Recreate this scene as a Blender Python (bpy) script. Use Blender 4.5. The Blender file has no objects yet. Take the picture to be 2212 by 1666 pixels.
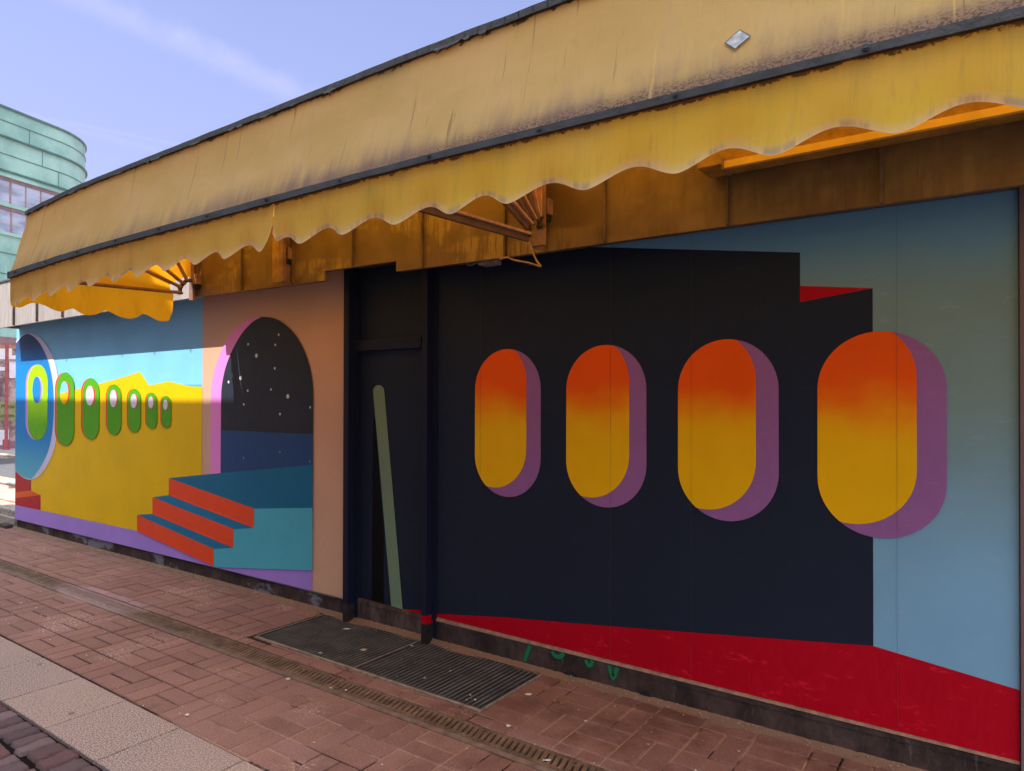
import bpy, bmesh, math, random
from mathutils import Vector, noise
random.seed(7)
scene = bpy.context.scene
R = math.radians

# ------------------------------------------------------------------ camera
TH = math.atan(2114 / 1500.0)
PITCH, ROLL = .0075, .002
fw = Vector((-math.cos(TH), math.sin(TH), 0)); rt = Vector((math.sin(TH), math.cos(TH), 0)); up0 = Vector((0, 0, 1))
f_ = fw * math.cos(PITCH) + up0 * math.sin(PITCH)
u_ = -fw * math.sin(PITCH) + up0 * math.cos(PITCH)
r_ = rt * math.cos(ROLL) + u_ * math.sin(ROLL)
u_ = -rt * math.sin(ROLL) + u_ * math.cos(ROLL)
CAM = Vector((0, -3.45, 1.6))
cd = bpy.data.cameras.new('camera'); cam = bpy.data.objects.new('camera', cd); scene.collection.objects.link(cam)
from mathutils import Matrix
M = Matrix((r_, u_, -f_)).transposed().to_4x4(); M.translation = CAM
cam.matrix_world = M
cd.sensor_width = 36; cd.lens = 36 * 1500 / 2212.0
cd.shift_y = 20 / 2212.0
cd.clip_start = .05; cd.clip_end = 3000
scene.camera = cam

# ------------------------------------------------------------------ sky, sun, exposure
SUN = Vector((-.37, -1.0, 1.6)).normalized()
w = bpy.data.worlds.new('World'); scene.world = w; w.use_nodes = True
nt = w.node_tree; N = nt.nodes; L = nt.links
bg = N['Background']; sky = N.new('ShaderNodeTexSky'); sky.sky_type = 'NISHITA'; sky.sun_disc = False
sky.sun_elevation = math.asin(SUN.z); sky.sun_rotation = math.atan2(SUN.x, SUN.y)
sky.altitude = 100; sky.air_density = 1.0; sky.dust_density = .6; sky.ozone_density = 1.0
bg.inputs['Strength'].default_value = .15
tc = N.new('ShaderNodeTexCoord')
def pray(px, py):
    d = f_ * 1500 + r_ * (px - 1106) - u_ * (py - 853); return d.normalized()
def trail(p0, p1, width, amt, nscale):
    n = pray(*p0).cross(pray(*p1)).normalized()
    dt = N.new('ShaderNodeVectorMath'); dt.operation = 'DOT_PRODUCT'; L.new(tc.outputs['Generated'], dt.inputs[0]); dt.inputs[1].default_value = n
    nz = N.new('ShaderNodeTexNoise'); nz.inputs['Scale'].default_value = nscale; nz.inputs['Detail'].default_value = 6; L.new(tc.outputs['Generated'], nz.inputs['Vector'])
    off = N.new('ShaderNodeMath'); off.operation = 'MULTIPLY_ADD'; L.new(nz.outputs['Fac'], off.inputs[0]); off.inputs[1].default_value = width * 1.2; off.inputs[2].default_value = -width * .6
    ad = N.new('ShaderNodeMath'); ad.operation = 'ADD'; L.new(dt.outputs['Value'], ad.inputs[0]); L.new(off.outputs[0], ad.inputs[1])
    ab = N.new('ShaderNodeMath'); ab.operation = 'ABSOLUTE'; L.new(ad.outputs[0], ab.inputs[0])
    mr = N.new('ShaderNodeMapRange'); mr.interpolation_type = 'SMOOTHSTEP'; L.new(ab.outputs[0], mr.inputs['Value'])
    mr.inputs['From Min'].default_value = 0; mr.inputs['From Max'].default_value = width; mr.inputs['To Min'].default_value = amt; mr.inputs['To Max'].default_value = 0
    ml = N.new('ShaderNodeMath'); ml.operation = 'MULTIPLY'; L.new(mr.outputs[0], ml.inputs[0]); L.new(nz.outputs['Fac'], ml.inputs[1])
    return ml.outputs[0]
mixc = N.new('ShaderNodeMix'); mixc.data_type = 'RGBA'; mixc.blend_type = 'MULTIPLY'; mixc.inputs['Factor'].default_value = 1
L.new(sky.outputs['Color'], mixc.inputs['A']); mixc.inputs['B'].default_value = (1.15, 1.01, 1.14, 1)
cur = mixc.outputs['Result']
for a in [((0, 140), (420, 60), .2, .1, 3)]:
    fac = trail(*a)
    mx = N.new('ShaderNodeMix'); mx.data_type = 'RGBA'; L.new(fac, mx.inputs['Factor']); L.new(cur, mx.inputs['A']); mx.inputs['B'].default_value = (3.9, 4.0, 5.6, 1)
    cur = mx.outputs['Result']
lz = N.new('ShaderNodeSeparateXYZ'); L.new(tc.outputs['Generated'], lz.inputs[0])
hz = N.new('ShaderNodeMapRange'); hz.interpolation_type = 'SMOOTHSTEP'; L.new(lz.outputs['Z'], hz.inputs['Value'])
for k_, v_ in zip(('From Min', 'From Max', 'To Min', 'To Max'), (0, .72, .75, .12)): hz.inputs[k_].default_value = v_
mh = N.new('ShaderNodeMix'); mh.data_type = 'RGBA'; L.new(hz.outputs[0], mh.inputs['Factor']); L.new(cur, mh.inputs['A']); mh.inputs['B'].default_value = (2.35, 2.4, 4.2, 1); cur = mh.outputs['Result']
for a in [((190, 0), (640, 203), .024, .62, 30), ((180, 283), (420, 345), .007, .3, 30), ((130, 262), (420, 320), .004, .25, 40)]:
    fac = trail(*a)
    mx = N.new('ShaderNodeMix'); mx.data_type = 'RGBA'; L.new(fac, mx.inputs['Factor']); L.new(cur, mx.inputs['A']); mx.inputs['B'].default_value = (3.3, 3.4, 5.0, 1)
    cur = mx.outputs['Result']
# unseen white glow added to the sunward sky behind the viewpoint as fill light
sx = N.new('ShaderNodeSeparateXYZ'); L.new(tc.outputs['Generated'], sx.inputs[0])
cn = N.new('ShaderNodeTexNoise'); cn.inputs['Scale'].default_value = 2.5; cn.inputs['Detail'].default_value = 6; L.new(tc.outputs['Generated'], cn.inputs['Vector'])
sb = N.new('ShaderNodeMath'); sb.operation = 'MULTIPLY_ADD'; L.new(cn.outputs['Fac'], sb.inputs[0]); sb.inputs[1].default_value = .3; L.new(sx.outputs['Y'], sb.inputs[2])
cm = N.new('ShaderNodeMapRange'); cm.interpolation_type = 'SMOOTHSTEP'; L.new(sb.outputs[0], cm.inputs['Value'])
for k_, v_ in zip(('From Min', 'From Max', 'To Min', 'To Max'), (.30, .06, 0, 1)): cm.inputs[k_].default_value = v_
ce = N.new('ShaderNodeMapRange'); ce.interpolation_type = 'SMOOTHSTEP'; L.new(sx.outputs['Z'], ce.inputs['Value']); ce.inputs['From Min'].default_value = .15; ce.inputs['From Max'].default_value = .6
cq = N.new('ShaderNodeMath'); cq.operation = 'MULTIPLY'; L.new(cm.outputs[0], cq.inputs[0]); L.new(ce.outputs[0], cq.inputs[1])
mx = N.new('ShaderNodeMix'); mx.data_type = 'RGBA'; L.new(cq.outputs[0], mx.inputs['Factor']); L.new(cur, mx.inputs['A']); mx.inputs['B'].default_value = (16, 16.6, 16.4, 1); cur = mx.outputs['Result']
L.new(cur, bg.inputs['Color'])
sd = bpy.data.lights.new('sun', 'SUN'); sd.energy = 5.0; sd.angle = R(.2); sd.color = (1, .97, .93)
so = bpy.data.objects.new('sun', sd); scene.collection.objects.link(so); so.rotation_euler = SUN.to_track_quat('Z', 'Y').to_euler(); so.location = (0, -20, 30)
scene.view_settings.view_transform = 'Standard'; scene.view_settings.look = 'None'
scene.view_settings.exposure = .6; scene.view_settings.gamma = 1
K = .62    # level by which the paint colours read off the photo are brought to albedo

# ------------------------------------------------------------------ helpers
def plane(px, py, y=0.0):
    d = pray(px, py); t = (y - CAM.y) / d.y; p = CAM + d * t; return (p.x, p.z)
def gnd(px, py, z=0.0):
    d = pray(px, py); t = (z - CAM.z) / d.z; p = CAM + d * t; return (p.x, p.y)
def lin(c): return tuple(((v / 255) / 12.92 if v <= 10.3 else ((v / 255 + .055) / 1.055) ** 2.4) for v in c)
def P(r, g, b, k=1.0):
    return tuple(min(.9, v * k / K) for v in lin((r, g, b)))
def newmat(name):
    m = bpy.data.materials.new(name); m.use_nodes = True; return m
def node(m, t, **kw):
    n = m.node_tree.nodes.new(t)
    for k, v in kw.items():
        if hasattr(n, k): setattr(n, k, v)
        else: n.inputs[k.replace('_', ' ')].default_value = v
    return n
def link(m, a, b): m.node_tree.links.new(a, b)
def bsdf(m): return m.node_tree.nodes['Principled BSDF']
def posvec(m, scale=(1, 1, 1), loc=(0, 0, 0)):
    g = node(m, 'ShaderNodeNewGeometry'); mp = node(m, 'ShaderNodeMapping'); mp.inputs['Scale'].default_value = scale; mp.inputs['Location'].default_value = loc
    link(m, g.outputs['Position'], mp.inputs['Vector']); return mp.outputs['Vector']
def mnoise(m, vec, scale, detail=5, rough=.55):
    n = node(m, 'ShaderNodeTexNoise'); n.inputs['Scale'].default_value = scale; n.inputs['Detail'].default_value = detail; n.inputs['Roughness'].default_value = rough
    link(m, vec, n.inputs['Vector']); return n.outputs['Fac']
def mrange(m, src, a, b, c=0., d=1., smooth=True):
    n = node(m, 'ShaderNodeMapRange'); n.interpolation_type = 'SMOOTHSTEP' if smooth else 'LINEAR'
    for k, v in zip(('From Min', 'From Max', 'To Min', 'To Max'), (a, b, c, d)): n.inputs[k].default_value = v
    link(m, src, n.inputs['Value']); return n.outputs[0]
def mmix(m, fac, a, b, blend='MIX'):
    n = node(m, 'ShaderNodeMix'); n.data_type = 'RGBA'; n.blend_type = blend
    for s, v in (('Factor', fac), ('A', a), ('B', b)):
        if isinstance(v, (int, float)): n.inputs[s].default_value = v
        elif isinstance(v, tuple): n.inputs[s].default_value = (*v[:3], 1)
        else: link(m, v, n.inputs[s])
    return n.outputs['Result']
def mmath(m, op, a, b=0.0):
    n = node(m, 'ShaderNodeMath'); n.operation = op
    for i, v in enumerate((a, b)):
        if isinstance(v, (int, float)): n.inputs[i].default_value = v
        else: link(m, v, n.inputs[i])
    return n.outputs[0]
def bump(m, h, strength=.3, dist=.01):
    n = node(m, 'ShaderNodeBump'); n.inputs['Strength'].default_value = strength; n.inputs['Distance'].default_value = dist
    link(m, h, n.inputs['Height']); link(m, n.outputs[0], bsdf(m).inputs['Normal'])
def sep(m):
    g = node(m, 'ShaderNodeNewGeometry'); s = node(m, 'ShaderNodeSeparateXYZ'); link(m, g.outputs['Position'], s.inputs[0]); return s

def paint(name, col, col2=None, z0=0, z1=1, rough=.5, scuff=.25, scuffcol=None, nz=.0):
    """brush-rolled wall paint; col2: a fade to col2 between heights z0 and z1"""
    m = newmat(name)
    base = col
    v = posvec(m, (1, 1, 1))
    if col2:
        s = sep(m); n = mnoise(m, v, 4.5, 3, .5)
        h = mmath(m, 'ADD', s.outputs['Z'], mmath(m, 'MULTIPLY', mmath(m, 'SUBTRACT', n, .5), nz))
        base = mmix(m, mrange(m, h, z0, z1), col, col2)
    big = mnoise(m, v, 1.7, 5, .6)
    c = mmix(m, mrange(m, big, .3, .75, 0, .10), base, (0, 0, 0), 'MIX')
    br = mnoise(m, posvec(m, (20, 20, 7)), 2.0, 6, .7)
    c = mmix(m, mrange(m, br, .45, .75, 0, 0 if col2 else .14), c, tuple(min(1, x * 1.4 + .004) for x in col))
    if scuff:
        sc = mnoise(m, posvec(m, (5, 5, 13), (3, 1, 7)), 1.6, 9, .75)
        c = mmix(m, mrange(m, sc, .56, .68, 0, scuff), c, scuffcol or tuple(min(1, x * 1.3 + .02) for x in col))
    link(m, c, bsdf(m).inputs['Base Color'])
    rr = mrange(m, br, .3, .7, rough - .1, rough + .12); link(m, rr, bsdf(m).inputs['Roughness'])
    bsdf(m).inputs['Specular IOR Level'].default_value = .18
    bump(m, mmath(m, 'ADD', br, mmath(m, 'MULTIPLY', mnoise(m, v, 90, 3), .5)), .12, .004)
    return m
def simple(name, col, rough=.7, var=.3, scale=8, metal=0, bmp=.2, col2=None, stretch=(1, 1, 1)):
    m = newmat(name); v = posvec(m, stretch); n = mnoise(m, v, scale, 8, .65)
    c = mmix(m, mrange(m, n, .3, .7), tuple(x * (1 - var) for x in col), col2 or tuple(min(1, x * (1 + var)) for x in col))
    link(m, c, bsdf(m).inputs['Base Color']); bsdf(m).inputs['Roughness'].default_value = rough; bsdf(m).inputs['Metallic'].default_value = metal
    if bmp: bump(m, mnoise(m, v, scale * 6, 6, .7), bmp, .006)
    return m

def tag(o, label=None, cat=None, group=None, kind=None):
    for k, v in (('label', label), ('category', cat), ('group', group), ('kind', kind)):
        if v: o[k] = v
    return o
def empty(name, loc, label, cat, group=None):
    o = bpy.data.objects.new(name, None); scene.collection.objects.link(o); o.location = loc; o.empty_display_size = .2
    tag(o, label, cat, group); return o
def wloc(o):
    v = Vector((0, 0, 0))
    while o: v = v + o.location; o = o.parent
    return v
class MB:
    """collects world-space geometry and links it as one mesh object"""
    def __init__(s): s.v = []; s.f = []; s.mi = []; s.mats = []; s.uv = {}
    def m(s, mat):
        if mat not in s.mats: s.mats.append(mat)
        return s.mats.index(mat)
    def face(s, pts, mat):
        b = len(s.v); s.v += [tuple(p) for p in pts]; s.f.append(list(range(b, b + len(pts)))); s.mi.append(s.m(mat))
    def box(s, a, b, mat, skip=()):
        x0, y0, z0 = [min(p, q) for p, q in zip(a, b)]; x1, y1, z1 = [max(p, q) for p, q in zip(a, b)]
        k = len(s.v); s.v += [(x0, y0, z0), (x1, y0, z0), (x1, y1, z0), (x0, y1, z0), (x0, y0, z1), (x1, y0, z1), (x1, y1, z1), (x0, y1, z1)]
        for i, q in enumerate([(0, 3, 2, 1), (4, 5, 6, 7), (0, 1, 5, 4), (1, 2, 6, 5), (2, 3, 7, 6), (3, 0, 4, 7)]):
            if i in skip: continue
            s.f.append([k + j for j in q]); s.mi.append(s.m(mat))
    def bevbox(s, a, b, mat, r=.003, jit=0.0):
        """box with a chamfered top, for stones and bricks"""
        x0, y0, z0 = a; x1, y1, z1 = b
        J = lambda: random.uniform(-jit, jit)
        k = len(s.v)
        q = [(x0, y0), (x1, y0), (x1, y1), (x0, y1)]
        q = [(x + J(), y + J()) for x, y in q]
        cx = (x0 + x1) / 2; cy = (y0 + y1) / 2
        s.v += [(x, y, z0) for x, y in q] + [(x, y, z1 - r) for x, y in q]
        s.v += [(x + (r if x < cx else -r), y + (r if y < cy else -r), z1 + J() * .3) for x, y in q]
        for i in range(4):
            j = (i + 1) % 4
            s.f.append([k + i, k + j, k + 4 + j, k + 4 + i]); s.mi.append(s.m(mat))
            s.f.append([k + 4 + i, k + 4 + j, k + 8 + j, k + 8 + i]); s.mi.append(s.m(mat))
        s.f.append([k + 8, k + 9, k + 10, k + 11]); s.mi.append(s.m(mat))
    def bar(s, p, q, wdt, hgt, mat, up=(0, 0, 1)):
        p = Vector(p); q = Vector(q); d = (q - p).normalized(); sd_ = d.cross(Vector(up)).normalized(); uu = sd_.cross(d)
        c = []
        for e in (p, q):
            for a, b in ((-1, -1), (1, -1), (1, 1), (-1, 1)): c.append(e + sd_ * a * wdt / 2 + uu * b * hgt / 2)
        k = len(s.v); s.v += [tuple(x) for x in c]
        for fq in [(0, 3, 2, 1), (4, 5, 6, 7), (0, 1, 5, 4), (1, 2, 6, 5), (2, 3, 7, 6), (3, 0, 4, 7)]: s.f.append([k + j for j in fq]); s.mi.append(s.m(mat))
    def tube(s, pts, r, mat, n=10):
        pts = [Vector(p) for p in pts]; rings = []
        for i, p in enumerate(pts):
            d = (pts[min(i + 1, len(pts) - 1)] - pts[max(i - 1, 0)]).normalized()
            a = d.cross(Vector((.3, .2, 1))).normalized(); b = d.cross(a)
            rr = r[i] if isinstance(r, (list, tuple)) else r
            k = len(s.v); s.v += [tuple(p + a * math.cos(t * 2 * math.pi / n) * rr + b * math.sin(t * 2 * math.pi / n) * rr) for t in range(n)]; rings.append(k)
        for k0, k1 in zip(rings, rings[1:]):
            for t in range(n): s.f.append([k0 + t, k0 + (t + 1) % n, k1 + (t + 1) % n, k1 + t]); s.mi.append(s.m(mat))
        s.f.append([rings[0] + t for t in range(n)][::-1]); s.mi.append(s.m(mat)); s.f.append([rings[-1] + t for t in range(n)]); s.mi.append(s.m(mat))
    def prism(s, poly, y0, y1, mat, side=None):
        """closed polygon in (x, z), extruded from y0 (front) to y1"""
        k = len(s.v); n = len(poly)
        s.v += [(x, y0, z) for x, z in poly] + [(x, y1, z) for x, z in poly]
        s.f.append([k + i for i in range(n)]); s.mi.append(s.m(mat))
        for i in range(n):
            j = (i + 1) % n; s.f.append([k + i, k + n + i, k + n + j, k + j]); s.mi.append(s.m(side or mat))
        s.f.append([k + n + i for i in range(n)][::-1]); s.mi.append(s.m(side or mat))
    def grid(s, fn, us, vs, mat, uv=True):
        k = len(s.v); nu = len(us); nv = len(vs)
        for a in us:
            for b in vs:
                s.v.append(tuple(fn(a, b)))
                if uv: s.uv[len(s.v) - 1] = (a, b)
        for i in range(nu - 1):
            for j in range(nv - 1): s.f.append([k + i * nv + j, k + (i + 1) * nv + j, k + (i + 1) * nv + j + 1, k + i * nv + j + 1]); s.mi.append(s.m(mat))
    def build(s, name, parent=None, smooth=False, label=None, bevel=0):
        me = bpy.data.meshes.new(name); off = wloc(parent)
        me.from_pydata([(x - off.x, y - off.y, z - off.z) for x, y, z in s.v], [], s.f)
        for mt in s.mats: me.materials.append(mt)
        for p, i in zip(me.polygons, s.mi): p.material_index = i; p.use_smooth = smooth
        if s.uv:
            ul = me.uv_layers.new(name='UVMap')
            for lp in me.loops:
                if lp.vertex_index in s.uv: ul.data[lp.index].uv = s.uv[lp.vertex_index]
        o = bpy.data.objects.new(name, me); scene.collection.objects.link(o)
        if parent: o.parent = parent
        if label: o['label'] = label
        if bevel:
            bv = o.modifiers.new('bevel', 'BEVEL'); bv.width = bevel; bv.segments = 2; bv.limit_method = 'ANGLE'
        return o
def smooth(pts, n=8, closed=False):
    out = []; m = len(pts); rng = range(m if closed else m - 1)
    g = lambda i: pts[i % m] if closed else pts[max(0, min(m - 1, i))]
    for i in rng:
        p0, p1, p2, p3 = g(i - 1), g(i), g(i + 1), g(i + 2)
        for t in range(n):
            t /= n
            out.append(tuple(.5 * ((2 * b) + (-a + c) * t + (2 * a - 5 * b + 4 * c - d) * t * t + (-a + 3 * b - 3 * c + d) * t ** 3) for a, b, c, d in zip(p0, p1, p2, p3)))
    if not closed: out.append(pts[-1])
    return out
def cr(x0, y0, sc, pts, y=0.0):
    """points read in a crop of the photo -> metres on the wall plane"""
    return [plane((x0 + a * sc) / 1.8445, (y0 + b * sc) / 1.8445, y) for a, b in pts]
def interp(tab, x):
    if x <= tab[0][0]: return tab[0][1]
    for (a, b), (c, d) in zip(tab, tab[1:]):
        if x <= c:
            t = (x - a) / (c - a); return b + (d - b) * t
    return tab[-1][1]

exec_parts = []
# ------------------------------------------------------------------ materials
NAVY = P(23, 31, 45)
m_navy = paint('navy_paint', NAVY, rough=.45, scuff=.12, scuffcol=(.06, .065, .085))
m_navyd = paint('dark_frame_paint', P(20, 25, 42), rough=.42, scuff=.05, scuffcol=(.06, .06, .08))
m_black = paint('black_paint', P(6, 6, 8), scuff=0)
m_sky = paint('sky_blue_paint', P(108, 168, 206), scuff=.15)
m_rblue = paint('warm_lit_pale_blue_paint', P(100, 142, 168), P(98, 126, 126), .85, 1.65, nz=.3, scuff=.3, scuffcol=P(126, 146, 156))  # greenish middle height paints in warm light from the awning cloth
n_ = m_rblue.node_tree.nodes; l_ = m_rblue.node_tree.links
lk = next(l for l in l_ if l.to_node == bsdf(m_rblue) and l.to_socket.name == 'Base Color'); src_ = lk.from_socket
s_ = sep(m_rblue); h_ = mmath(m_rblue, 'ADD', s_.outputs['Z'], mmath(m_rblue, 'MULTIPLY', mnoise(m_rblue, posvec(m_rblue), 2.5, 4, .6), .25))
link(m_rblue, mmix(m_rblue, mrange(m_rblue, h_, 2.10, 2.5), src_, P(84, 128, 158)), bsdf(m_rblue).inputs['Base Color'])  # bluer again at the top, closing the painted band of awning light
m_peach = paint('peach_paint', P(176, 142, 118), scuff=.1)
m_yellow = paint('yellow_paint', P(204, 158, 0), scuff=.1, scuffcol=P(180, 160, 10))
m_sea = paint('sea_teal_paint', P(70, 150, 150))
m_purple = paint('purple_paint', P(138, 112, 184), scuff=.25)
m_red = paint('red_paint', P(146, 0, 22), scuff=.55, scuffcol=P(190, 30, 45))
m_dred = paint('dark_red_paint', P(150, 28, 38))
m_orange = paint('orange_red_paint', P(222, 66, 34), scuff=.2, scuffcol=P(150, 45, 30))
m_obr = paint('burnt_orange_paint', P(190, 80, 30))
m_tread = paint('tread_blue_paint', P(22, 98, 134))
m_deep = paint('platform_blue_paint', P(16, 90, 122), scuff=.2)
m_cyan = paint('cyan_paint', P(66, 150, 168))
m_night = paint('night_paint', P(34, 40, 51), scuff=.05)
m_nsea = paint('night_sea_paint', P(30, 62, 105), scuff=.15)
m_pink = paint('pink_paint', P(200, 118, 182))
m_green = paint('green_paint', P(66, 138, 16), scuff=.2, scuffcol=P(95, 150, 20))
m_lime = paint('lime_paint', P(140, 205, 10), P(80, 150, 20), 1.62, 1.25, scuff=.2)
m_lilac = paint('lilac_paint', P(165, 125, 190))
m_redrim = paint('rim_red_paint', P(190, 55, 35))
m_white = paint('white_paint', P(185, 180, 190))
m_rim = paint('pale_rim_paint', P(178, 174, 192))
m_star = paint('star_paint', P(175, 180, 175), scuff=0)
m_sstar = paint('dim_star_paint', P(80, 125, 160), scuff=0)
m_rod = paint('sage_paint', P(98, 120, 98), scuff=.1)
m_ovp = paint('mauve_paint', P(120, 82, 130), scuff=.35, scuffcol=P(160, 92, 146))
m_fade = paint('sunset_fade_paint', P(200, 155, 0), P(220, 74, 0), 1.38, 1.72, scuff=.0, nz=.28)
m_disc = newmat('disc_fade_shade_paint')
s_ = sep(m_disc)
c_ = mmix(m_disc, mrange(m_disc, s_.outputs['Z'], .55, 1.25), P(74, 152, 168), P(18, 108, 170))
c_ = mmix(m_disc, mrange(m_disc, s_.outputs['Z'], 1.95, 2.3), c_, P(40, 62, 100))  # navy top paints in the shade under the overhang
c_ = mmix(m_disc, mrange(m_disc, mnoise(m_disc, posvec(m_disc), 9, 6, .7), .5, .75, 0, .12), c_, P(70, 140, 185))
link(m_disc, c_, bsdf(m_disc).inputs['Base Color']); bsdf(m_disc).inputs['Roughness'].default_value = .55; bsdf(m_disc).inputs['Specular IOR Level'].default_value = .15
m_seam = simple('board_joint', (.03, .03, .04), bmp=0)
m_ply = simple('raw_board_edge', P(138, 106, 88), .9, .3, 20)

m_plinth = newmat('dirty_concrete_plinth')
v = posvec(m_plinth, (1, 1, .6)); n1 = mnoise(m_plinth, v, 4, 9, .7); n2 = mnoise(m_plinth, posvec(m_plinth, (9, 9, 1.5)), 3, 7, .7)
c_ = mmix(m_plinth, mrange(m_plinth, n1, .35, .7), P(38, 30, 28), P(70, 57, 54))
c_ = mmix(m_plinth, mrange(m_plinth, n2, .58, .74, 0, .7), c_, P(98, 90, 92))
s_ = sep(m_plinth)
c_ = mmix(m_plinth, mmath(m_plinth, 'MULTIPLY', mrange(m_plinth, s_.outputs['X'], -3.95, -3.9, 1, 0), mrange(m_plinth, mnoise(m_plinth, posvec(m_plinth, (1, 1, 2), (2, 0, 0)), 1.6, 5, .6), .55, .6, 0, .75)), c_, P(105, 108, 118))
link(m_plinth, c_, bsdf(m_plinth).inputs['Base Color']); bsdf(m_plinth).inputs['Roughness'].default_value = .85
bump(m_plinth, mnoise(m_plinth, v, 26, 9, .75), .6, .012)
m_kick = simple('rusty_kick_plate', P(52, 38, 36), .6, .5, 6, bmp=.4, col2=P(84, 68, 62), stretch=(3, 3, 1))
m_postfoot = simple('worn_post_steel', P(34, 29, 30), .5, .5, 8, bmp=.4)

# weathered copper-coloured fascia sheet
m_fascia = newmat('weathered_sunlit_fascia_sheet')
n1 = mnoise(m_fascia, posvec(m_fascia, (9, 9, 1.2)), 2.2, 8, .72); n2 = mnoise(m_fascia, posvec(m_fascia, (2, 2, 2), (4, 0, 1)), 1.8, 6, .6)
c_ = mmix(m_fascia, mrange(m_fascia, n2, .35, .65), (.14, .082, .038), (.20, .125, .058))
n3 = mnoise(m_fascia, posvec(m_fascia, (1.1, 1, 2.2), (0, 0, 4)), 1.9, 3, .5)
c_ = mmix(m_fascia, mmath(m_fascia, 'MULTIPLY', mmath(m_fascia, 'MULTIPLY', mrange(m_fascia, n3, .48, .58), mrange(m_fascia, sep(m_fascia).outputs['X'], -2.1, -1.7, 1, .25)), mrange(m_fascia, n1, .44, .54, .1, .8)), c_, (.36, .25, .085))
c_ = mmix(m_fascia, mrange(m_fascia, n1, .62, .70, 0, .25), c_, (.36, .26, .11))
s_ = sep(m_fascia)
pale = mmix(m_fascia, mrange(m_fascia, n1, .40, .66), (.36, .315, .30), (.50, .45, .42))
c_ = mmix(m_fascia, mrange(m_fascia, s_.outputs['X'], -5.49, -5.47, 1, 0), c_, pale)  # stretch clear of the awning painted paler, standing for direct sun
c_ = mmix(m_fascia, mrange(m_fascia, mnoise(m_fascia, posvec(m_fascia, (14, 14, 1), (9, 0, 3)), 2.5, 6, .7), .56, .72, 0, .5), c_, (.06, .04, .025))
link(m_fascia, c_, bsdf(m_fascia).inputs['Base Color']); bsdf(m_fascia).inputs['Roughness'].default_value = .55; bsdf(m_fascia).inputs['Metallic'].default_value = .15
bump(m_fascia, mmath(m_fascia, 'ADD', n1, mmath(m_fascia, 'MULTIPLY', n2, 2)), .25, .01)
m_soffit = simple('soffit_board', (.22, .16, .14), .8)
m_roof = simple('roof_felt', (.06, .06, .065), .9)
m_darkvoid = simple('dark_cavity', (.012, .012, .014), .9, bmp=0)

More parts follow.
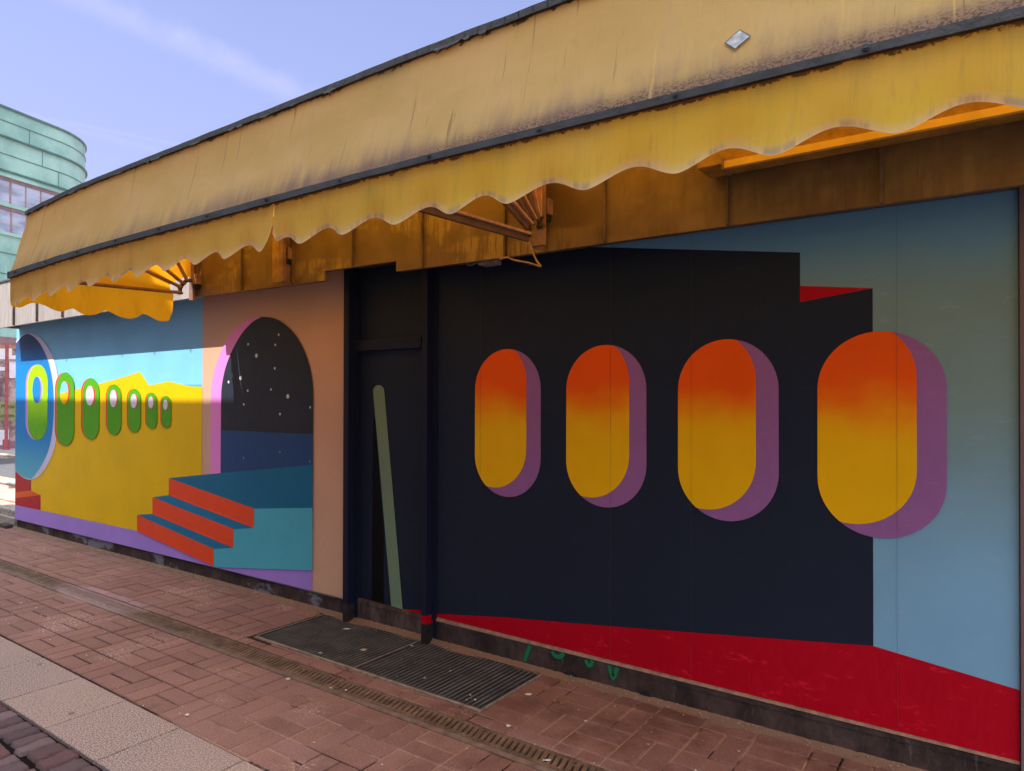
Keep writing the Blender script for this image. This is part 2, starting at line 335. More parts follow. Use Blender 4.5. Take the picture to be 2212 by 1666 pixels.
# awning cloth
def cloth(name, kind):
    m = newmat(name); nt = m.node_tree
    s = sep(m); z = s.outputs['Z']; x = s.outputs['X']
    uvn = node(m, 'ShaderNodeUVMap'); us = node(m, 'ShaderNodeSeparateXYZ'); link(m, uvn.outputs[0], us.inputs[0]); V = us.outputs['Y']
    streak = mnoise(m, posvec(m, (7, 3, .9)), 2.4, 7, .65)
    fine = mnoise(m, posvec(m, (45, 20, 5)), 2.0, 5, .6)
    blot = mnoise(m, posvec(m, (1.2, 1.2, 2.2), (5, 0, 0)), 1.7, 6, .6)
    spk = mnoise(m, posvec(m, (1, 1, 1.4)), 120, 4, .7)
    if kind == 'front':
        c = mmix(m, mrange(m, blot, .3, .7), (.53, .455, .19), (.61, .525, .27))
        c = mmix(m, mrange(m, streak, .5, .72, 0, .5), c, (.68, .55, .30))
        c = mmix(m, mrange(m, fine, .55, .8, 0, .3), c, (.35, .24, .14))
        # grime creeping up from the lower bar
        g = mmath(m, 'MULTIPLY', mrange(m, V, 0, .34, 1, 0), mrange(m, mmath(m, 'ADD', streak, mmath(m, 'MULTIPLY', blot, .8)), .72, 1.12))
        c = mmix(m, mmath(m, 'MULTIPLY', g, mrange(m, x, -4.5, -1.5, .55, .85)), c, (.20, .165, .175))
        g2 = mmath(m, 'MULTIPLY', mrange(m, V, 0.0, .17, 1, 0), mrange(m, x, -4.2, -.4, .25, 1.0))
        c = mmix(m, mmath(m, 'MULTIPLY', g2, .9), c, (.20, .175, .19))
        g3 = mmath(m, 'MULTIPLY', mrange(m, V, .0, .14, 1, 0), mrange(m, spk, .48, .56))
        c = mmix(m, mmath(m, 'MULTIPLY', g3, mrange(m, x, -3.0, -.8, 0, .95)), c, (.03, .028, .03))
        # thin dark runs
        run = mnoise(m, posvec(m, (30, 5, .35), (1, 2, 0)), 1.5, 3, .5)
        c = mmix(m, mrange(m, run, .685, .72, 0, .55), c, (.16, .11, .08))
        lt = mnoise(m, posvec(m, (26, 5, .6), (8, 2, 0)), 1.5, 4, .5)
        c = mmix(m, mrange(m, lt, .67, .73, 0, .5), c, (.72, .56, .25))
        # black mould fringe under the top bar
        e = mmath(m, 'ADD', V, mmath(m, 'MULTIPLY', mmath(m, 'SUBTRACT', mnoise(m, posvec(m, (1, 1, 1)), 13, 9, .8), .5), .30))
        c = mmix(m, mrange(m, e, .945, .962, 0, .97), c, (.02, .02, .022))
        tr = (1.0, .70, .16); amt = .48
    elif kind == 'valance':
        c = mmix(m, mrange(m, x, -5.2, -.8), (.53, .38, .11), (.60, .45, .05))
        c = mmix(m, mrange(m, blot, .4, .7, 0, .35), c, (.70, .50, .17))
        c = mmix(m, mrange(m, fine, .5, .8, 0, .3), c, (.30, .2, .09))
        gr = mmath(m, 'MULTIPLY', mrange(m, V, .0, .45, 1, 0), mrange(m, streak, .3, .65, .35, 1))
        c = mmix(m, mmath(m, 'MULTIPLY', gr, .7), c, (.36, .31, .09))
        hem = mrange(m, mmath(m, 'ADD', V, mmath(m, 'MULTIPLY', mmath(m, 'SUBTRACT', blot, .5), .25)), .80, 1.0)
        c = mmix(m, mmath(m, 'MULTIPLY', hem, .6), c, (.62, .52, .36))
        dk = mmath(m, 'MULTIPLY', mrange(m, V, .84, .95), mrange(m, streak, .48, .6, 0, .5))
        c = mmix(m, dk, c, (.22, .17, .16))
        c = mmix(m, mrange(m, V, .98, .99, 0, .5), c, (.60, .52, .42))
        e = mmath(m, 'ADD', V, mmath(m, 'MULTIPLY', mmath(m, 'SUBTRACT', mnoise(m, posvec(m, (1, 1, 1)), 22, 9, .85), .5), .36))
        c = mmix(m, mrange(m, e, .045, .06, 1, 0), c, (.03, .026, .026))
        tr = (1.0, .66, .10); amt = .40
    else:
        c = mmix(m, mrange(m, streak, .45, .7, 0, .6), (.58, .27, .03), (.44, .18, .02))
        c = mmix(m, mrange(m, spk, .62, .68, 0, .5), c, (.2, .09, .03))
        tr = (1.0, .43, .012); amt = .62
    d = bsdf(m); link(m, c, d.inputs['Base Color']); d.inputs['Roughness'].default_value = .75; d.inputs['Specular IOR Level'].default_value = .25
    tl = node(m, 'ShaderNodeBsdfTranslucent')
    tcol = mmix(m, mrange(m, streak, .5, .75, 0, .5), tr, tuple(q * .55 for q in tr))
    if kind != 'side': tcol = mmix(m, .8, tcol, mmix(m, 1.0, c, (1.5, 1.9, 4.0), 'MULTIPLY'), 'MULTIPLY')
    link(m, tcol, tl.inputs['Color'])
    mx = node(m, 'ShaderNodeMixShader'); mx.inputs[0].default_value = amt
    link(m, d.outputs[0], mx.inputs[1]); link(m, tl.outputs[0], mx.inputs[2])
    out = nt.nodes['Material Output']; link(m, mx.outputs[0], out.inputs['Surface'])
    b = node(m, 'ShaderNodeBump'); b.inputs['Strength'].default_value = .25; b.inputs['Distance'].default_value = .006
    link(m, mmath(m, 'ADD', blot, mmath(m, 'MULTIPLY', fine, .3)), b.inputs['Height']); link(m, b.outputs[0], d.inputs['Normal']); link(m, b.outputs[0], tl.inputs['Normal'])
    return m
m_front = cloth('faded_front_canvas', 'front'); m_val = cloth('faded_valance_canvas', 'valance'); m_side = cloth('amber_canvas', 'side')
m_bar = simple('tarred_black_bar', (.035, .036, .042), .5, .4, 14, bmp=.5)
m_rib = simple('painted_brown_steel', (.26, .13, .085), .5, .3, 14, bmp=.35, col2=(.36, .20, .14))
m_ribd = simple('shaded_rib_web', (.13, .075, .055), .55, .3, 14, bmp=.3); m_ribl = simple('lit_rib_flange', (.46, .27, .19), .6, .25, 20, bmp=.5)  # light from above put into the colours: bright flange, dark web
m_plate = simple('brown_mounting_steel', (.24, .13, .09), .5, .35, 10, bmp=.35)
m_rust = simple('rusty_hinge_steel', (.05, .03, .02), .9, .6, 30, bmp=.9, col2=(.2, .12, .05))

# ------------------------------------------------------------------ ground
m_ground = simple('sandy_subgrade', (.22, .16, .13), .95, .3, 3)
ground = MB(); ground.box((-400, -60, -.5), (120, 400, -.06), m_ground); tag(ground.build('ground'), kind='structure')

def brickmat():
    m = newmat('clay_paving_brick'); g = node(m, 'ShaderNodeNewGeometry'); rnd = g.outputs['Random Per Island']
    c = mmix(m, rnd, P(97, 70, 65), P(113, 82, 76))
    c = mmix(m, mrange(m, mmath(m, 'FRACT', mmath(m, 'MULTIPLY', rnd, 7.31)), .6, 1, 0, .4), c, P(112, 88, 88))
    v = posvec(m); big = mnoise(m, v, 1.3, 6, .6)
    c = mmix(m, mrange(m, big, .35, .7, 0, .4), c, P(124, 94, 88))
    fine = mnoise(m, v, 110, 6, .75)
    c = mmix(m, mrange(m, fine, .5, .75, 0, .45), c, P(180, 140, 130))
    c = mmix(m, mrange(m, fine, .5, .28, 0, .55), c, P(72, 46, 44))
    ch = mmath(m, 'MULTIPLY', mrange(m, mnoise(m, v, 2.1, 4, .5), .56, .7), mrange(m, mnoise(m, v, 60, 6, .8), .5, .6))
    c = mmix(m, mmath(m, 'MULTIPLY', ch, .5), c, P(198, 168, 160))
    st = mrange(m, mnoise(m, posvec(m, (1, 1, 1), (3, 3, 3)), 3.3, 7, .7), .6, .72, 0, .5)
    c = mmix(m, st, c, P(70, 48, 44))
    # damp, rust-stained corner by the plinth at the right, canopy shade painted in too
    s = sep(m)
    wz = mmath(m, 'MULTIPLY', mrange(m, s.outputs['X'], -3.8, -1.4), mrange(m, mnoise(m, posvec(m, (1, 1, 1), (7, 1, 0)), 2.6, 7, .65), .4, .7, .1, 1))
    c = mmix(m, mmath(m, 'MULTIPLY', wz, .8), c, P(68, 42, 36))
    link(m, c, bsdf(m).inputs['Base Color']); bsdf(m).inputs['Roughness'].default_value = .72
    bump(m, mmath(m, 'ADD', fine, mmath(m, 'MULTIPLY', mnoise(m, v, 22, 5), 1.5)), .55, .006)
    return m
m_brick = brickmat()
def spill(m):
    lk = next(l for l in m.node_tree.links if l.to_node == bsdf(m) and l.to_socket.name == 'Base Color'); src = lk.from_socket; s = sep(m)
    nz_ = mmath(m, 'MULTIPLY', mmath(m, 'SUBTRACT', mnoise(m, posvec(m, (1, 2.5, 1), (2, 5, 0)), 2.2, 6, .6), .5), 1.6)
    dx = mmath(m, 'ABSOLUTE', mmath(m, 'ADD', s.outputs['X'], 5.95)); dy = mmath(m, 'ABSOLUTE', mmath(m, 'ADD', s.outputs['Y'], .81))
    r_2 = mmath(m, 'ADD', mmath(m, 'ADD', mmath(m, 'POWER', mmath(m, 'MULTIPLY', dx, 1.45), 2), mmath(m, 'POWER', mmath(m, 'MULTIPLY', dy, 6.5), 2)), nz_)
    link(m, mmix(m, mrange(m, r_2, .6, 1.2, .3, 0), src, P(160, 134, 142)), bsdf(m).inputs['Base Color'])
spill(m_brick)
m_joint = newmat('sandy_paving_joint'); v = posvec(m_joint)
s_ = sep(m_joint)
c_ = mmix(m_joint, mmath(m_joint, 'MULTIPLY', mrange(m_joint, s_.outputs['X'], -4.3, -2.6, .0, 1), mrange(m_joint, mnoise(m_joint, v, 2.6, 5, .6), .40, .50)), P(30, 18, 16), P(136, 110, 96))
c_ = mmix(m_joint, mrange(m_joint, mnoise(m_joint, v, 60, 5, .8), .45, .6, 0, .4), c_, P(100, 72, 62))
link(m_joint, c_, bsdf(m_joint).inputs['Base Color']); bsdf(m_joint).inputs['Roughness'].default_value = .95; bump(m_joint, mnoise(m_joint, v, 120, 5), .8, .006)

pv = MB(); G = .0046
pv.box((-13.2, -1.604, -.06), (2.5, -.919, -.0055), m_joint)
pv.box((-13.2, -.738, -.06), (2.5, -.63, -.0055), m_joint)
pv.box((-13.2, -.63, -.06), (-4.14, -.018, -.0055), m_joint); pv.box((-2.196, -.63, -.06), (2.5, -.018, -.0055), m_joint); pv.box((-4.14, -.024, -.06), (-2.196, -.018, -.0055), m_joint)
def brick(x0, x1, y0, y1):
    # skip what the steel gratings and the drain take up
    if x1 > -4.16 and x0 < -2.2 and y1 > -.62 and y0 < -.03:
        if x0 < -4.165: x1 = -4.17
        elif x1 > -2.18: x0 = max(x0, -2.175)
        elif y0 < -.625: y1 = min(y1, -.63)
        else: return
        if x1 - x0 < .02 or y1 - y0 < .02: return
    t = random.uniform(-.0016, .0016)
    pv.bevbox((x0 + G, y0 + G, -.03), (x1 - G, y1 - G, t), m_brick, .0045, .0016)
def basket(x0, n, ys, dx, phase):
    for j, (ya, yb) in enumerate(zip(ys, ys[1:])):
        for i in range(n):
            xa = x0 + i * dx; xb = xa + dx
            if (i + j + phase) % 2: 
                xm = (xa + xb) / 2; brick(xa, xm, ya, yb); brick(xm, xb, ya, yb)
            else:
                ym = (ya + yb) / 2; brick(xa, xb, ya, ym); brick(xa, xb, ym, yb)
DX = .2465
x_up = -1.706 - DX * 46
basket(x_up, 62, [-.655, -.395, -.135], DX, 0)
for i in range(62):   # cut bricks along the wall and along the drain
    xa = x_up + i * DX
    if i % 2: brick(xa, xa + DX, -.135, -.022)
    else: brick(xa, xa + DX / 2, -.135, -.022); brick(xa + DX / 2, xa + DX, -.135, -.022)
    if i % 2: brick(xa, xa + DX, -.737, -.655)
    else: brick(xa, xa + DX / 2, -.737, -.655); brick(xa + DX / 2, xa + DX, -.737, -.655)
DXL = .2485; x_lo = -3.02 - DXL * 41
basket(x_lo, 62, [-1.6, -1.3685, -1.137, -.92], DXL, 0)
tag(pv.build('brick_pavement'), kind='structure')

# mortar and grit along the foot of the plinth
m_mortar = simple('sandy_mortar', P(124, 96, 80), .95, .35, 18, bmp=.8, col2=P(104, 80, 68))
mo = MB()
xs = [-10.0 + i * .025 for i in range(500)]
mo.grid(lambda a, b: (a, -b * (.055 + .035 * noise.noise(Vector((a * 3, 0, 0)))) - .0 + .012, .026 * (1 - b) ** 1.5 + .006 * noise.noise(Vector((a * 30, b * 8, 0))) - .001 * b), xs, [0, .25, .5, .75, 1], m_mortar, uv=False)
tag(mo.build('mortar_fillet', smooth=True), kind='structure')
m_grit = simple('pale_grit', P(122, 106, 96), .95, .4, 30, bmp=0)
gt = MB()
for i in range(900):
    x = random.uniform(-10, .4) if i % 3 else random.uniform(-8, -5); r = random.uniform(.002, .006); y = -abs(random.gauss(0, .03)) - .004; z = .006 + max(0, .02 * (1 + y / .05))
    k = len(gt.v); gt.v += [(x - r, y, z), (x + r, y, z), (x, y - r, z), (x, y + r, z), (x, y, z + r), (x, y, z - r)]
    for a, b, c in ((0, 2, 4), (2, 1, 4), (1, 3, 4), (3, 0, 4), (2, 0, 5), (1, 2, 5), (3, 1, 5), (0, 3, 5)): gt.f.append([k + a, k + b, k + c]); gt.mi.append(gt.m(m_grit))
tag(gt.build('grit'), 'loose pale grit and crumbs of mortar along the foot of the wall', 'grit', kind='stuff')

# granite slabs
m_gran = newmat('rough_pink_granite'); v = posvec(m_gran, (1, 1, 1))
a_ = mnoise(m_gran, posvec(m_gran, (.8, 1.5, 1)), 120, 3, .6); b_ = mnoise(m_gran, v, 1.4, 4)
g_ = node(m_gran, 'ShaderNodeNewGeometry')
c_ = mmix(m_gran, mrange(m_gran, a_, .44, .56), P(78, 68, 71), P(142, 124, 120))
c_ = mmix(m_gran, mrange(m_gran, b_, .35, .7, 0, .35), c_, P(128, 108, 106))
c_ = mmix(m_gran, mmath(m_gran, 'MULTIPLY', g_.outputs['Random Per Island'], .2), c_, P(150, 128, 112))
link(m_gran, c_, bsdf(m_gran).inputs['Base Color']); bsdf(m_gran).inputs['Roughness'].default_value = .7; bump(m_gran, a_, .5, .006)
m_gj = simple('granite_joint', (.03, .024, .022), bmp=0); gs = MB(); gs.box((-15, -2.003, -.06), (2.5, -1.606, -.025), m_gj)
for i in range(-22, 12):
    x = -3.285 + i * .527; gs.bevbox((x + .0045, -2.0, -.05), (x + .5225, -1.612, random.uniform(-.001, .001)), m_gran, .003, .0008)
tag(gs.build('granite_strip'), kind='structure')

# cobblestones
m_cob = newmat('worn_porphyry_cobble'); g_ = node(m_cob, 'ShaderNodeNewGeometry'); v = posvec(m_cob)
c_ = mmix(m_cob, g_.outputs['Random Per Island'], P(62, 50, 55), P(96, 80, 84))
c_ = mmix(m_cob, mrange(m_cob, mmath(m_cob, 'FRACT', mmath(m_cob, 'MULTIPLY', g_.outputs['Random Per Island'], 13.7)), .72, .8, 0, .5), c_, P(104, 72, 68))
c_ = mmix(m_cob, mrange(m_cob, mnoise(m_cob, v, 75, 6, .7), .45, .7, 0, .4), c_, P(44, 36, 40))
link(m_cob, c_, bsdf(m_cob).inputs['Base Color']); bsdf(m_cob).inputs['Roughness'].default_value = .7; bump(m_cob, mnoise(m_cob, v, 28, 6, .7), .6, .012)
m_cjoint = simple('cobble_joint', P(40, 34, 31), .95, .5, 20, bmp=.8, col2=P(22, 19, 18))
cb = MB(); cb.box((-12, -5.6, -.06), (3, -2.002, -.018), m_cjoint)
yy = -2.012; row = 0
while yy > -5.5:
    ln = random.uniform(.135, .165); x = -9.5 + random.random() * .1
    while x < 2.5:
        wd = random.uniform(.08, .12); sk = random.uniform(-.006, .006); gp = random.uniform(.008, .017)
        y1 = yy - random.uniform(0, .012 if row else .002); y0 = yy - ln + random.uniform(0, .02) ; x0 = x + gp / 2; x1 = x + wd - gp / 2; zt = random.uniform(-.004, .004)
        def cob(a, b):
            px = x0 + (x1 - x0) * a; py = y0 + (y1 - y0) * b
            ea = max(0, abs(a - .5) * 2 - .74) / .26; eb = max(0, abs(b - .5) * 2 - .84) / .16
            cornr = (ea * eb) * .004
            px += (-cornr if a > .5 else cornr) + .004 * noise.noise(Vector((px * 40, py * 40, 1))); py += (-cornr if b > .5 else cornr)
            return (px, py, zt + .002 - .02 * min(1, (ea ** 2.5 + eb ** 2.5)) + .008 * noise.noise(Vector((px * 26, py * 26, 5))))
        q = [0, .05, .13, .3, .5, .7, .87, .95, 1]
        cb.grid(cob, q, q, m_cob, uv=False); x += wd
    yy -= ln + .004; row += 1
tag(cb.build('cobbled_street', smooth=True), kind='structure')

# ------------------------------------------------------------------ pavilion
PAV = empty('pavilion_building', (-5, 1.5, 0), 'low flat-roofed kiosk building with boarded front, dark door and brown metal fascia', 'building')
ZT = 2.62
m_rw = simple('rendered_wall', (.4, .36, .33)); b = MB(); b.box((-9.93, .027, 0), (-3.905, 5, 2.56), m_rw); b.box((-3.9045, .065, 0), (-3.0505, 5, 2.56), m_rw); b.box((-3.05, .027, 0), (4.5, 5, 2.56), m_rw); b.build('wall', PAV)
FB = 2.445; FY = -.25
def fb(x): return interp([(-10, 2.443), (-5.5, 2.455), (-2.6, 2.415), (.1, 2.405), (4, 2.40)], x)
m_seamd = simple('dark_seam_sheet', (.12, .075, .045), .6, .4, 12, bmp=.3)
seams = [-1.044 + i * .6345 for i in range(-13, 9)]
b = MB()
NX = (-3.884, -3.184)
edges = sorted([-9.88] + [s for s in seams if s > -9.8] + [4.4] + list(NX))
for xa, xb in zip(edges, edges[1:]):
    up_ = .068 if (xa >= NX[0] - 1e-6 and xb <= NX[1] + 1e-6) else 0
    poly = [(xa, fb(xa) + up_), (xb, fb(xb) + up_), (xb, 2.975), (xa, 2.975)]
    b.prism(poly, FY, FY + .02, m_fascia)
    # folded lower lip
    b.face([(xa, FY, fb(xa) + up_), (xa, FY + .05, fb(xa) + up_ + .004), (xb, FY + .05, fb(xb) + up_ + .004), (xb, FY, fb(xb) + up_)], m_fascia)
b.box((-9.88, FY + .002, 2.46), (-9.86, 5.2, 2.975), m_fascia)
fas = b.build('fascia', PAV)
for s in seams:
    if s < -9.8: continue
    b = MB()
    z0 = fb(s) + (.068 if NX[0] < s < NX[1] else 0)
    b.bar((s, FY - .010, z0 + .003), (s, FY - .010, 2.965), .012, .024, m_seamd, up=(0, 1, 0)); b.build('standing_seam', fas)
b = MB(); b.box((-9.86, FY + .02, 2.563), (4.4, .06, 2.58), m_soffit); b.build('soffit', PAV)
b = MB(); b.box((-9.9, -.262, 2.9755), (4.4, 5.2, 2.995), m_roof); b.build('roof', PAV)

# --- left mural board
ML = MB()
E_ = .001
def lay(mb, poly, lvl, mat): mb.face([(x, -E_ * lvl, z) for x, z in poly], mat)
A = lambda pts: cr(0, 1000, .8403, pts)
Bc = lambda pts: cr(0, 1180, .6, pts)
def botl(x): return interp([(-9.955, .118), (-3.96, .142)], x)
ML.prism([(-9.952, .118), (-3.962, .142), (-3.962, 2.56), (-9.952, 2.56)], 0, .022, m_ply)
xp_ = plane(437, 900)[0]
lay(ML, [(-9.952, botl(-9.952) + .002), (xp_, botl(xp_) + .002), (xp_, 2.559), (-9.952, 2.559)], 1, m_sky)
lay(ML, [(xp_, botl(xp_) + .002), (-3.962, .143), (-3.962, 2.559), (xp_, 2.559)], 1, m_peach)
lay(ML, A([(870, 634), (957, 634), (957, 647), (870, 645)]), 2, m_sea)
hx = A([(957, 645)])[0]
lay(ML, smooth(A([(150, 720), (240, 697), (295, 680), (360, 657), (470, 631)]), 4) + A([(590, 597), (665, 573), (707, 637), (760, 628)]) + smooth(A([(775, 624), (803, 620), (850, 630), (905, 643)]), 4) + [(xp_, hx[1])] + [(xp_, A([(953, 1062)])[0][1])] + A([(808, 1077), (800, 1400), (655, 1345), (195, 1245), (148, 1240)]), 3, m_yellow)
pf = A([(68, 1203), (195, 1230), (655, 1328), (1020, 1480), (1482, 1513)])
xe = A([(1482, 1560)])[0][0]
lay(ML, [(-9.952, pf[0][1])] + pf[1:4] + [(xe, pf[4][1]), (xe, botl(xe) + .002), (-9.952, botl(-9.952) + .002)], 4, m_purple)
q = A([(70, 1030), (148, 1030), (148, 1137), (194, 1158), (194, 1229), (70, 1203)]); q[0] = (-9.951, q[0][1]); q[-1] = (-9.951, pf[0][1] + .001); lay(ML, q, 5, m_dred)
q = A([(72, 1143), (150, 1136), (194, 1158), (72, 1172)]); q[0] = (-9.95, q[0][1]); q[-1] = (-9.95, q[-1][1]); lay(ML, q, 6, m_obr)
# big round window with pale rim
rim = smooth(Bc([(112, 300), (150, 262), (195, 247), (250, 262), (295, 300), (335, 362), (365, 430), (385, 510), (396, 600), (397, 700), (395, 800), (383, 930), (355, 1045), (320, 1120), (280, 1178), (240, 1210), (195, 1219), (150, 1200), (100, 1155)]), 5)
rim[0] = (-9.951, rim[0][1]); rim[-1] = (-9.951, rim[-1][1])
lay(ML, rim, 7, m_rim)
disc = smooth(Bc([(112, 314), (148, 272), (186, 252), (225, 268), (262, 305), (295, 360), (325, 430), (345, 510), (358, 600), (362, 700), (360, 800), (350, 920), (325, 1030), (290, 1108), (252, 1168), (208, 1213), (150, 1196), (100, 1150)]), 5)
disc[0] = (-9.9508, disc[0][1]); disc[-1] = (-9.9508, disc[-1][1])
lay(ML, disc, 8, m_disc)
def stad(x0, x1, z0, z1, cap=.8, n=16, sup=1.0):
    r = (x1 - x0) / 2; cx = (x0 + x1) / 2; h = min(r * cap, (z1 - z0) / 2 * .985); out = []
    for i in range(n + 1):
        a = math.pi * i / n; out.append((cx + r * math.cos(a), z1 - h + h * math.sin(a)))
    for i in range(n + 1):
        a = math.pi + math.pi * i / n; out.append((cx + r * math.cos(a), z0 + h + h * math.sin(a)))
    return out
def bx_(x0, x1, y0, y1):
    (a, _), (b_, _) = Bc([(x0, (y0 + y1) / 2), (x1, (y0 + y1) / 2)]); (_, c), (_, d) = Bc([((x0 + x1) / 2, y1), ((x0 + x1) / 2, y0)])
    return a, b_, c, d
ov = [(176, 190, 322, 455, 958, 222, 290, 533, 712, m_lilac, m_lime, m_disc), (370, 382, 498, 507, 995, 407, 473, 565, 720, m_redrim, m_green, None), (544, 555, 664, 545, 953, 578, 642, 595, 730, m_redrim, m_green, m_white),
      (709, 718, 810, 586, 923, 738, 792, 622, 740, m_redrim, m_green, m_white), (848, 857, 940, 615, 906, 875, 925, 650, 746, m_redrim, m_green, m_white), (970, 979, 1048, 640, 881, 992, 1034, 667, 748, m_redrim, m_green, m_white), (1071, 1080, 1141, 662, 876, 1091, 1127, 688, 757, m_redrim, m_green, m_white)]
for (s0, g0, g1, t0, t1, h0, h1, v0, v1, ms, mg, mi) in ov:
    x0, x1, z0, z1 = bx_(g0, g1, t0, t1); sh = x0 - Bc([(s0, (t0 + t1) / 2)])[0][0]
    lay(ML, stad(x0 - sh, x1 - sh, z0 + .004, z1 - .002), 9, ms); lay(ML, stad(x0 - sh * .5, x1 - sh * .5, z0 + .002, z1 - .001), 9.3, ms)
    lay(ML, stad(x0, x1, z0, z1), 10, mg)
    a0, a1, c0, c1 = bx_(h0, h1, v0, v1)
    lay(ML, stad(a0, a1, c0, c1, 1.15), 11, ms)
    k = (a1 - a0) * .17
    inn = [(a0 + (x - a0) * (a1 - k - a0) / (a1 - a0), c0 + (z - c0) * .985 + (c1 - c0) * .012) for x, z in stad(a0, a1, c0, c1, 1.15)]
    if mi: lay(ML, inn, 12, mi)
    else:
        lay(ML, inn, 12, m_sky); zc = Bc([(440, 648)])[0][1]
        lo = [(x, z) for x, z in inn if z < zc + .04]; lo = [p for p in lo]
        low = [(x, min(z, zc + (x - a0) * .12)) for x, z in inn if z < zc + .05]; lay(ML, low, 13, m_yellow)
# arch
pk = smooth(A([(1000, 1075), (1000, 880), (1002, 700), (1008, 625), (1030, 535), (1068, 443), (1108, 383), (1160, 335), (1205, 318), (1245, 312)]), 5)
dk = smooth(A([(1050, 1075), (1051, 880), (1052, 700), (1057, 630), (1075, 548), (1108, 465), (1150, 393), (1198, 340), (1245, 313)]), 5)
xl = dk[0][0]; xpk = pk[0][0]
for c in (pk, dk):
    for i in range(10): c[i] = ((xpk if c is pk else xl), c[i][1])
lay(ML, pk + dk[::-1], 7, m_pink)
rtc = smooth(A([(1245, 313), (1300, 319), (1350, 345), (1400, 393), (1440, 457), (1470, 538), (1485, 618), (1489, 690), (1488, 860)]), 5)
ae = rtc[-1][0]
lay(ML, dk + rtc[1:] + [(ae, A([(1485, 1100)])[0][1]), (xl, A([(1050, 1100)])[0][1])], 8, m_night)
lay(ML, [(xl, A([(1052, 850)])[0][1]), (ae, A([(1487, 869)])[0][1]), (ae, A([(1487, 1100)])[0][1]), (xl, A([(1050, 1100)])[0][1])], 9, m_nsea)
def ar(p):   # snap the far-right column to the arch edge
    return [(ae if abs(x - ae) < .06 else x, z) for x, z in A(p)]
lay(ML, ar([(806, 1078), (1050, 1053), (1487, 1014), (1486, 1218), (1210, 1221)]), 10, m_deep)
lay(ML, ar([(1208, 1221), (1486, 1217), (1484, 1514), (1018, 1498), (1018, 1412), (1111, 1407), (1113, 1318), (1208, 1313)]), 9.5, m_cyan)
lay(ML, A([(730, 1168), (805, 1158), (1209, 1313), (1113, 1319)]), 10, m_tread)
lay(ML, A([(657, 1251), (729, 1247), (1112, 1407), (1018, 1413)]), 10, m_tread)
for rz in ([(806, 1077), (1210, 1221), (1208, 1313), (805, 1158)], [(728, 1168), (1113, 1318), (1111, 1407), (728, 1248)], [(655, 1251), (1019, 1412), (1018, 1495), (655, 1328)]): lay(ML, A(rz), 11, m_orange)
def dot(mb, fn, x, y, r, mat, lvl, sc):
    (cx, cz), (_, c2) = fn([(x, y), (x, y + r)]); rr = abs(cz - c2)
    lay(mb, [(cx + rr * math.cos(t * math.pi / 8), cz + rr * math.sin(t * math.pi / 8)) for t in range(16)], lvl, mat)
for x, y, r in [(1326, 398, 6), (1181, 443, 6), (1310, 446, 6), (1220, 497, 10), (1307, 557, 6.5), (1146, 603, 10), (1088, 622, 7), (1179, 663, 6), (1289, 657, 6), (1369, 690, 11), (1160, 728, 6), (1475, 742, 6), (1332, 774, 6.5)]: dot(ML, A, x, y, r, m_star, 9, 1)
for x, y in [(1332, 954), (1160, 982), (1474, 998)]: dot(ML, A, x, y, 6, m_sstar, 11, 1)
for xs_ in (-8.261, -6.42): ML.face([(xs_ - .0015, -.0005 - E_ * 7, .13), (xs_ + .0015, -.0005 - E_ * 7, .13), (xs_ + .0015, -.0005 - E_ * 7, 2.49), (xs_ - .0015, -.0005 - E_ * 7, 2.49)], m_seam) if False else None
ML.build('mural_board', PAV, label='mural of a yellow hill, green ovals, a starry arch and orange steps')

# --- right mural board
MR = MB(); XL, XR = -3.05, .046
def botr(x): return interp([(-3.08, .161), (.046, .149)], x)
MR.prism([(XL, botr(XL)), (XR, botr(XR)), (XR, 2.452), (XL, 2.47)], 0, .022, m_ply)
FV = lambda pts: [plane(x, y) for x, y in pts]
xk = plane(1886, 1000)[0]; xs1 = plane(1728.5, 600)[0]
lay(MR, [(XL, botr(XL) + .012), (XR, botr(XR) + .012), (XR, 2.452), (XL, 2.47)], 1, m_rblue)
q = FV([(1265, 533.5), (1728, 546), (1729, 653), (1886, 623), (1886.5, 1396), (937, 1324)])
zt = q[0][1]
lay(MR, [(XL, 2.469), (q[0][0], 2.462), q[0], (xs1, q[1][1]), (xs1, q[2][1]), (xk, q[3][1]), (xk, q[4][1] - .01), (XL, q[5][1] - .02)], 2, m_navy)
lay(MR, [(xs1, plane(1729, 618)[1]), (xk, plane(1885, 623)[1]), (xs1, plane(1729, 653)[1])], 3, m_red)
rl = FV([(937, 1324), (1084, 1333), (1300, 1351), (1600, 1374), (1887, 1395), (2201, 1490)])
lay(MR, [(XL, rl[0][1])] + rl[1:4] + [(xk, rl[4][1]), (XR, rl[5][1]), (XR, botr(XR) + .012), (XL, botr(XL) + .012)], 4, m_red)
def inside(p, x0, x1, z0, z1, cap=1.0):
    r = (x1 - x0) / 2; cx = (x0 + x1) / 2; x, z = p
    if x < x0 - 1e-6 or x > x1 + 1e-6: return False
    d = max(0, 1 - ((x - cx) / r) ** 2) ** .5 * r * cap
    return z0 + r * cap - d - 1e-6 <= z <= z1 - r * cap + d + 1e-6
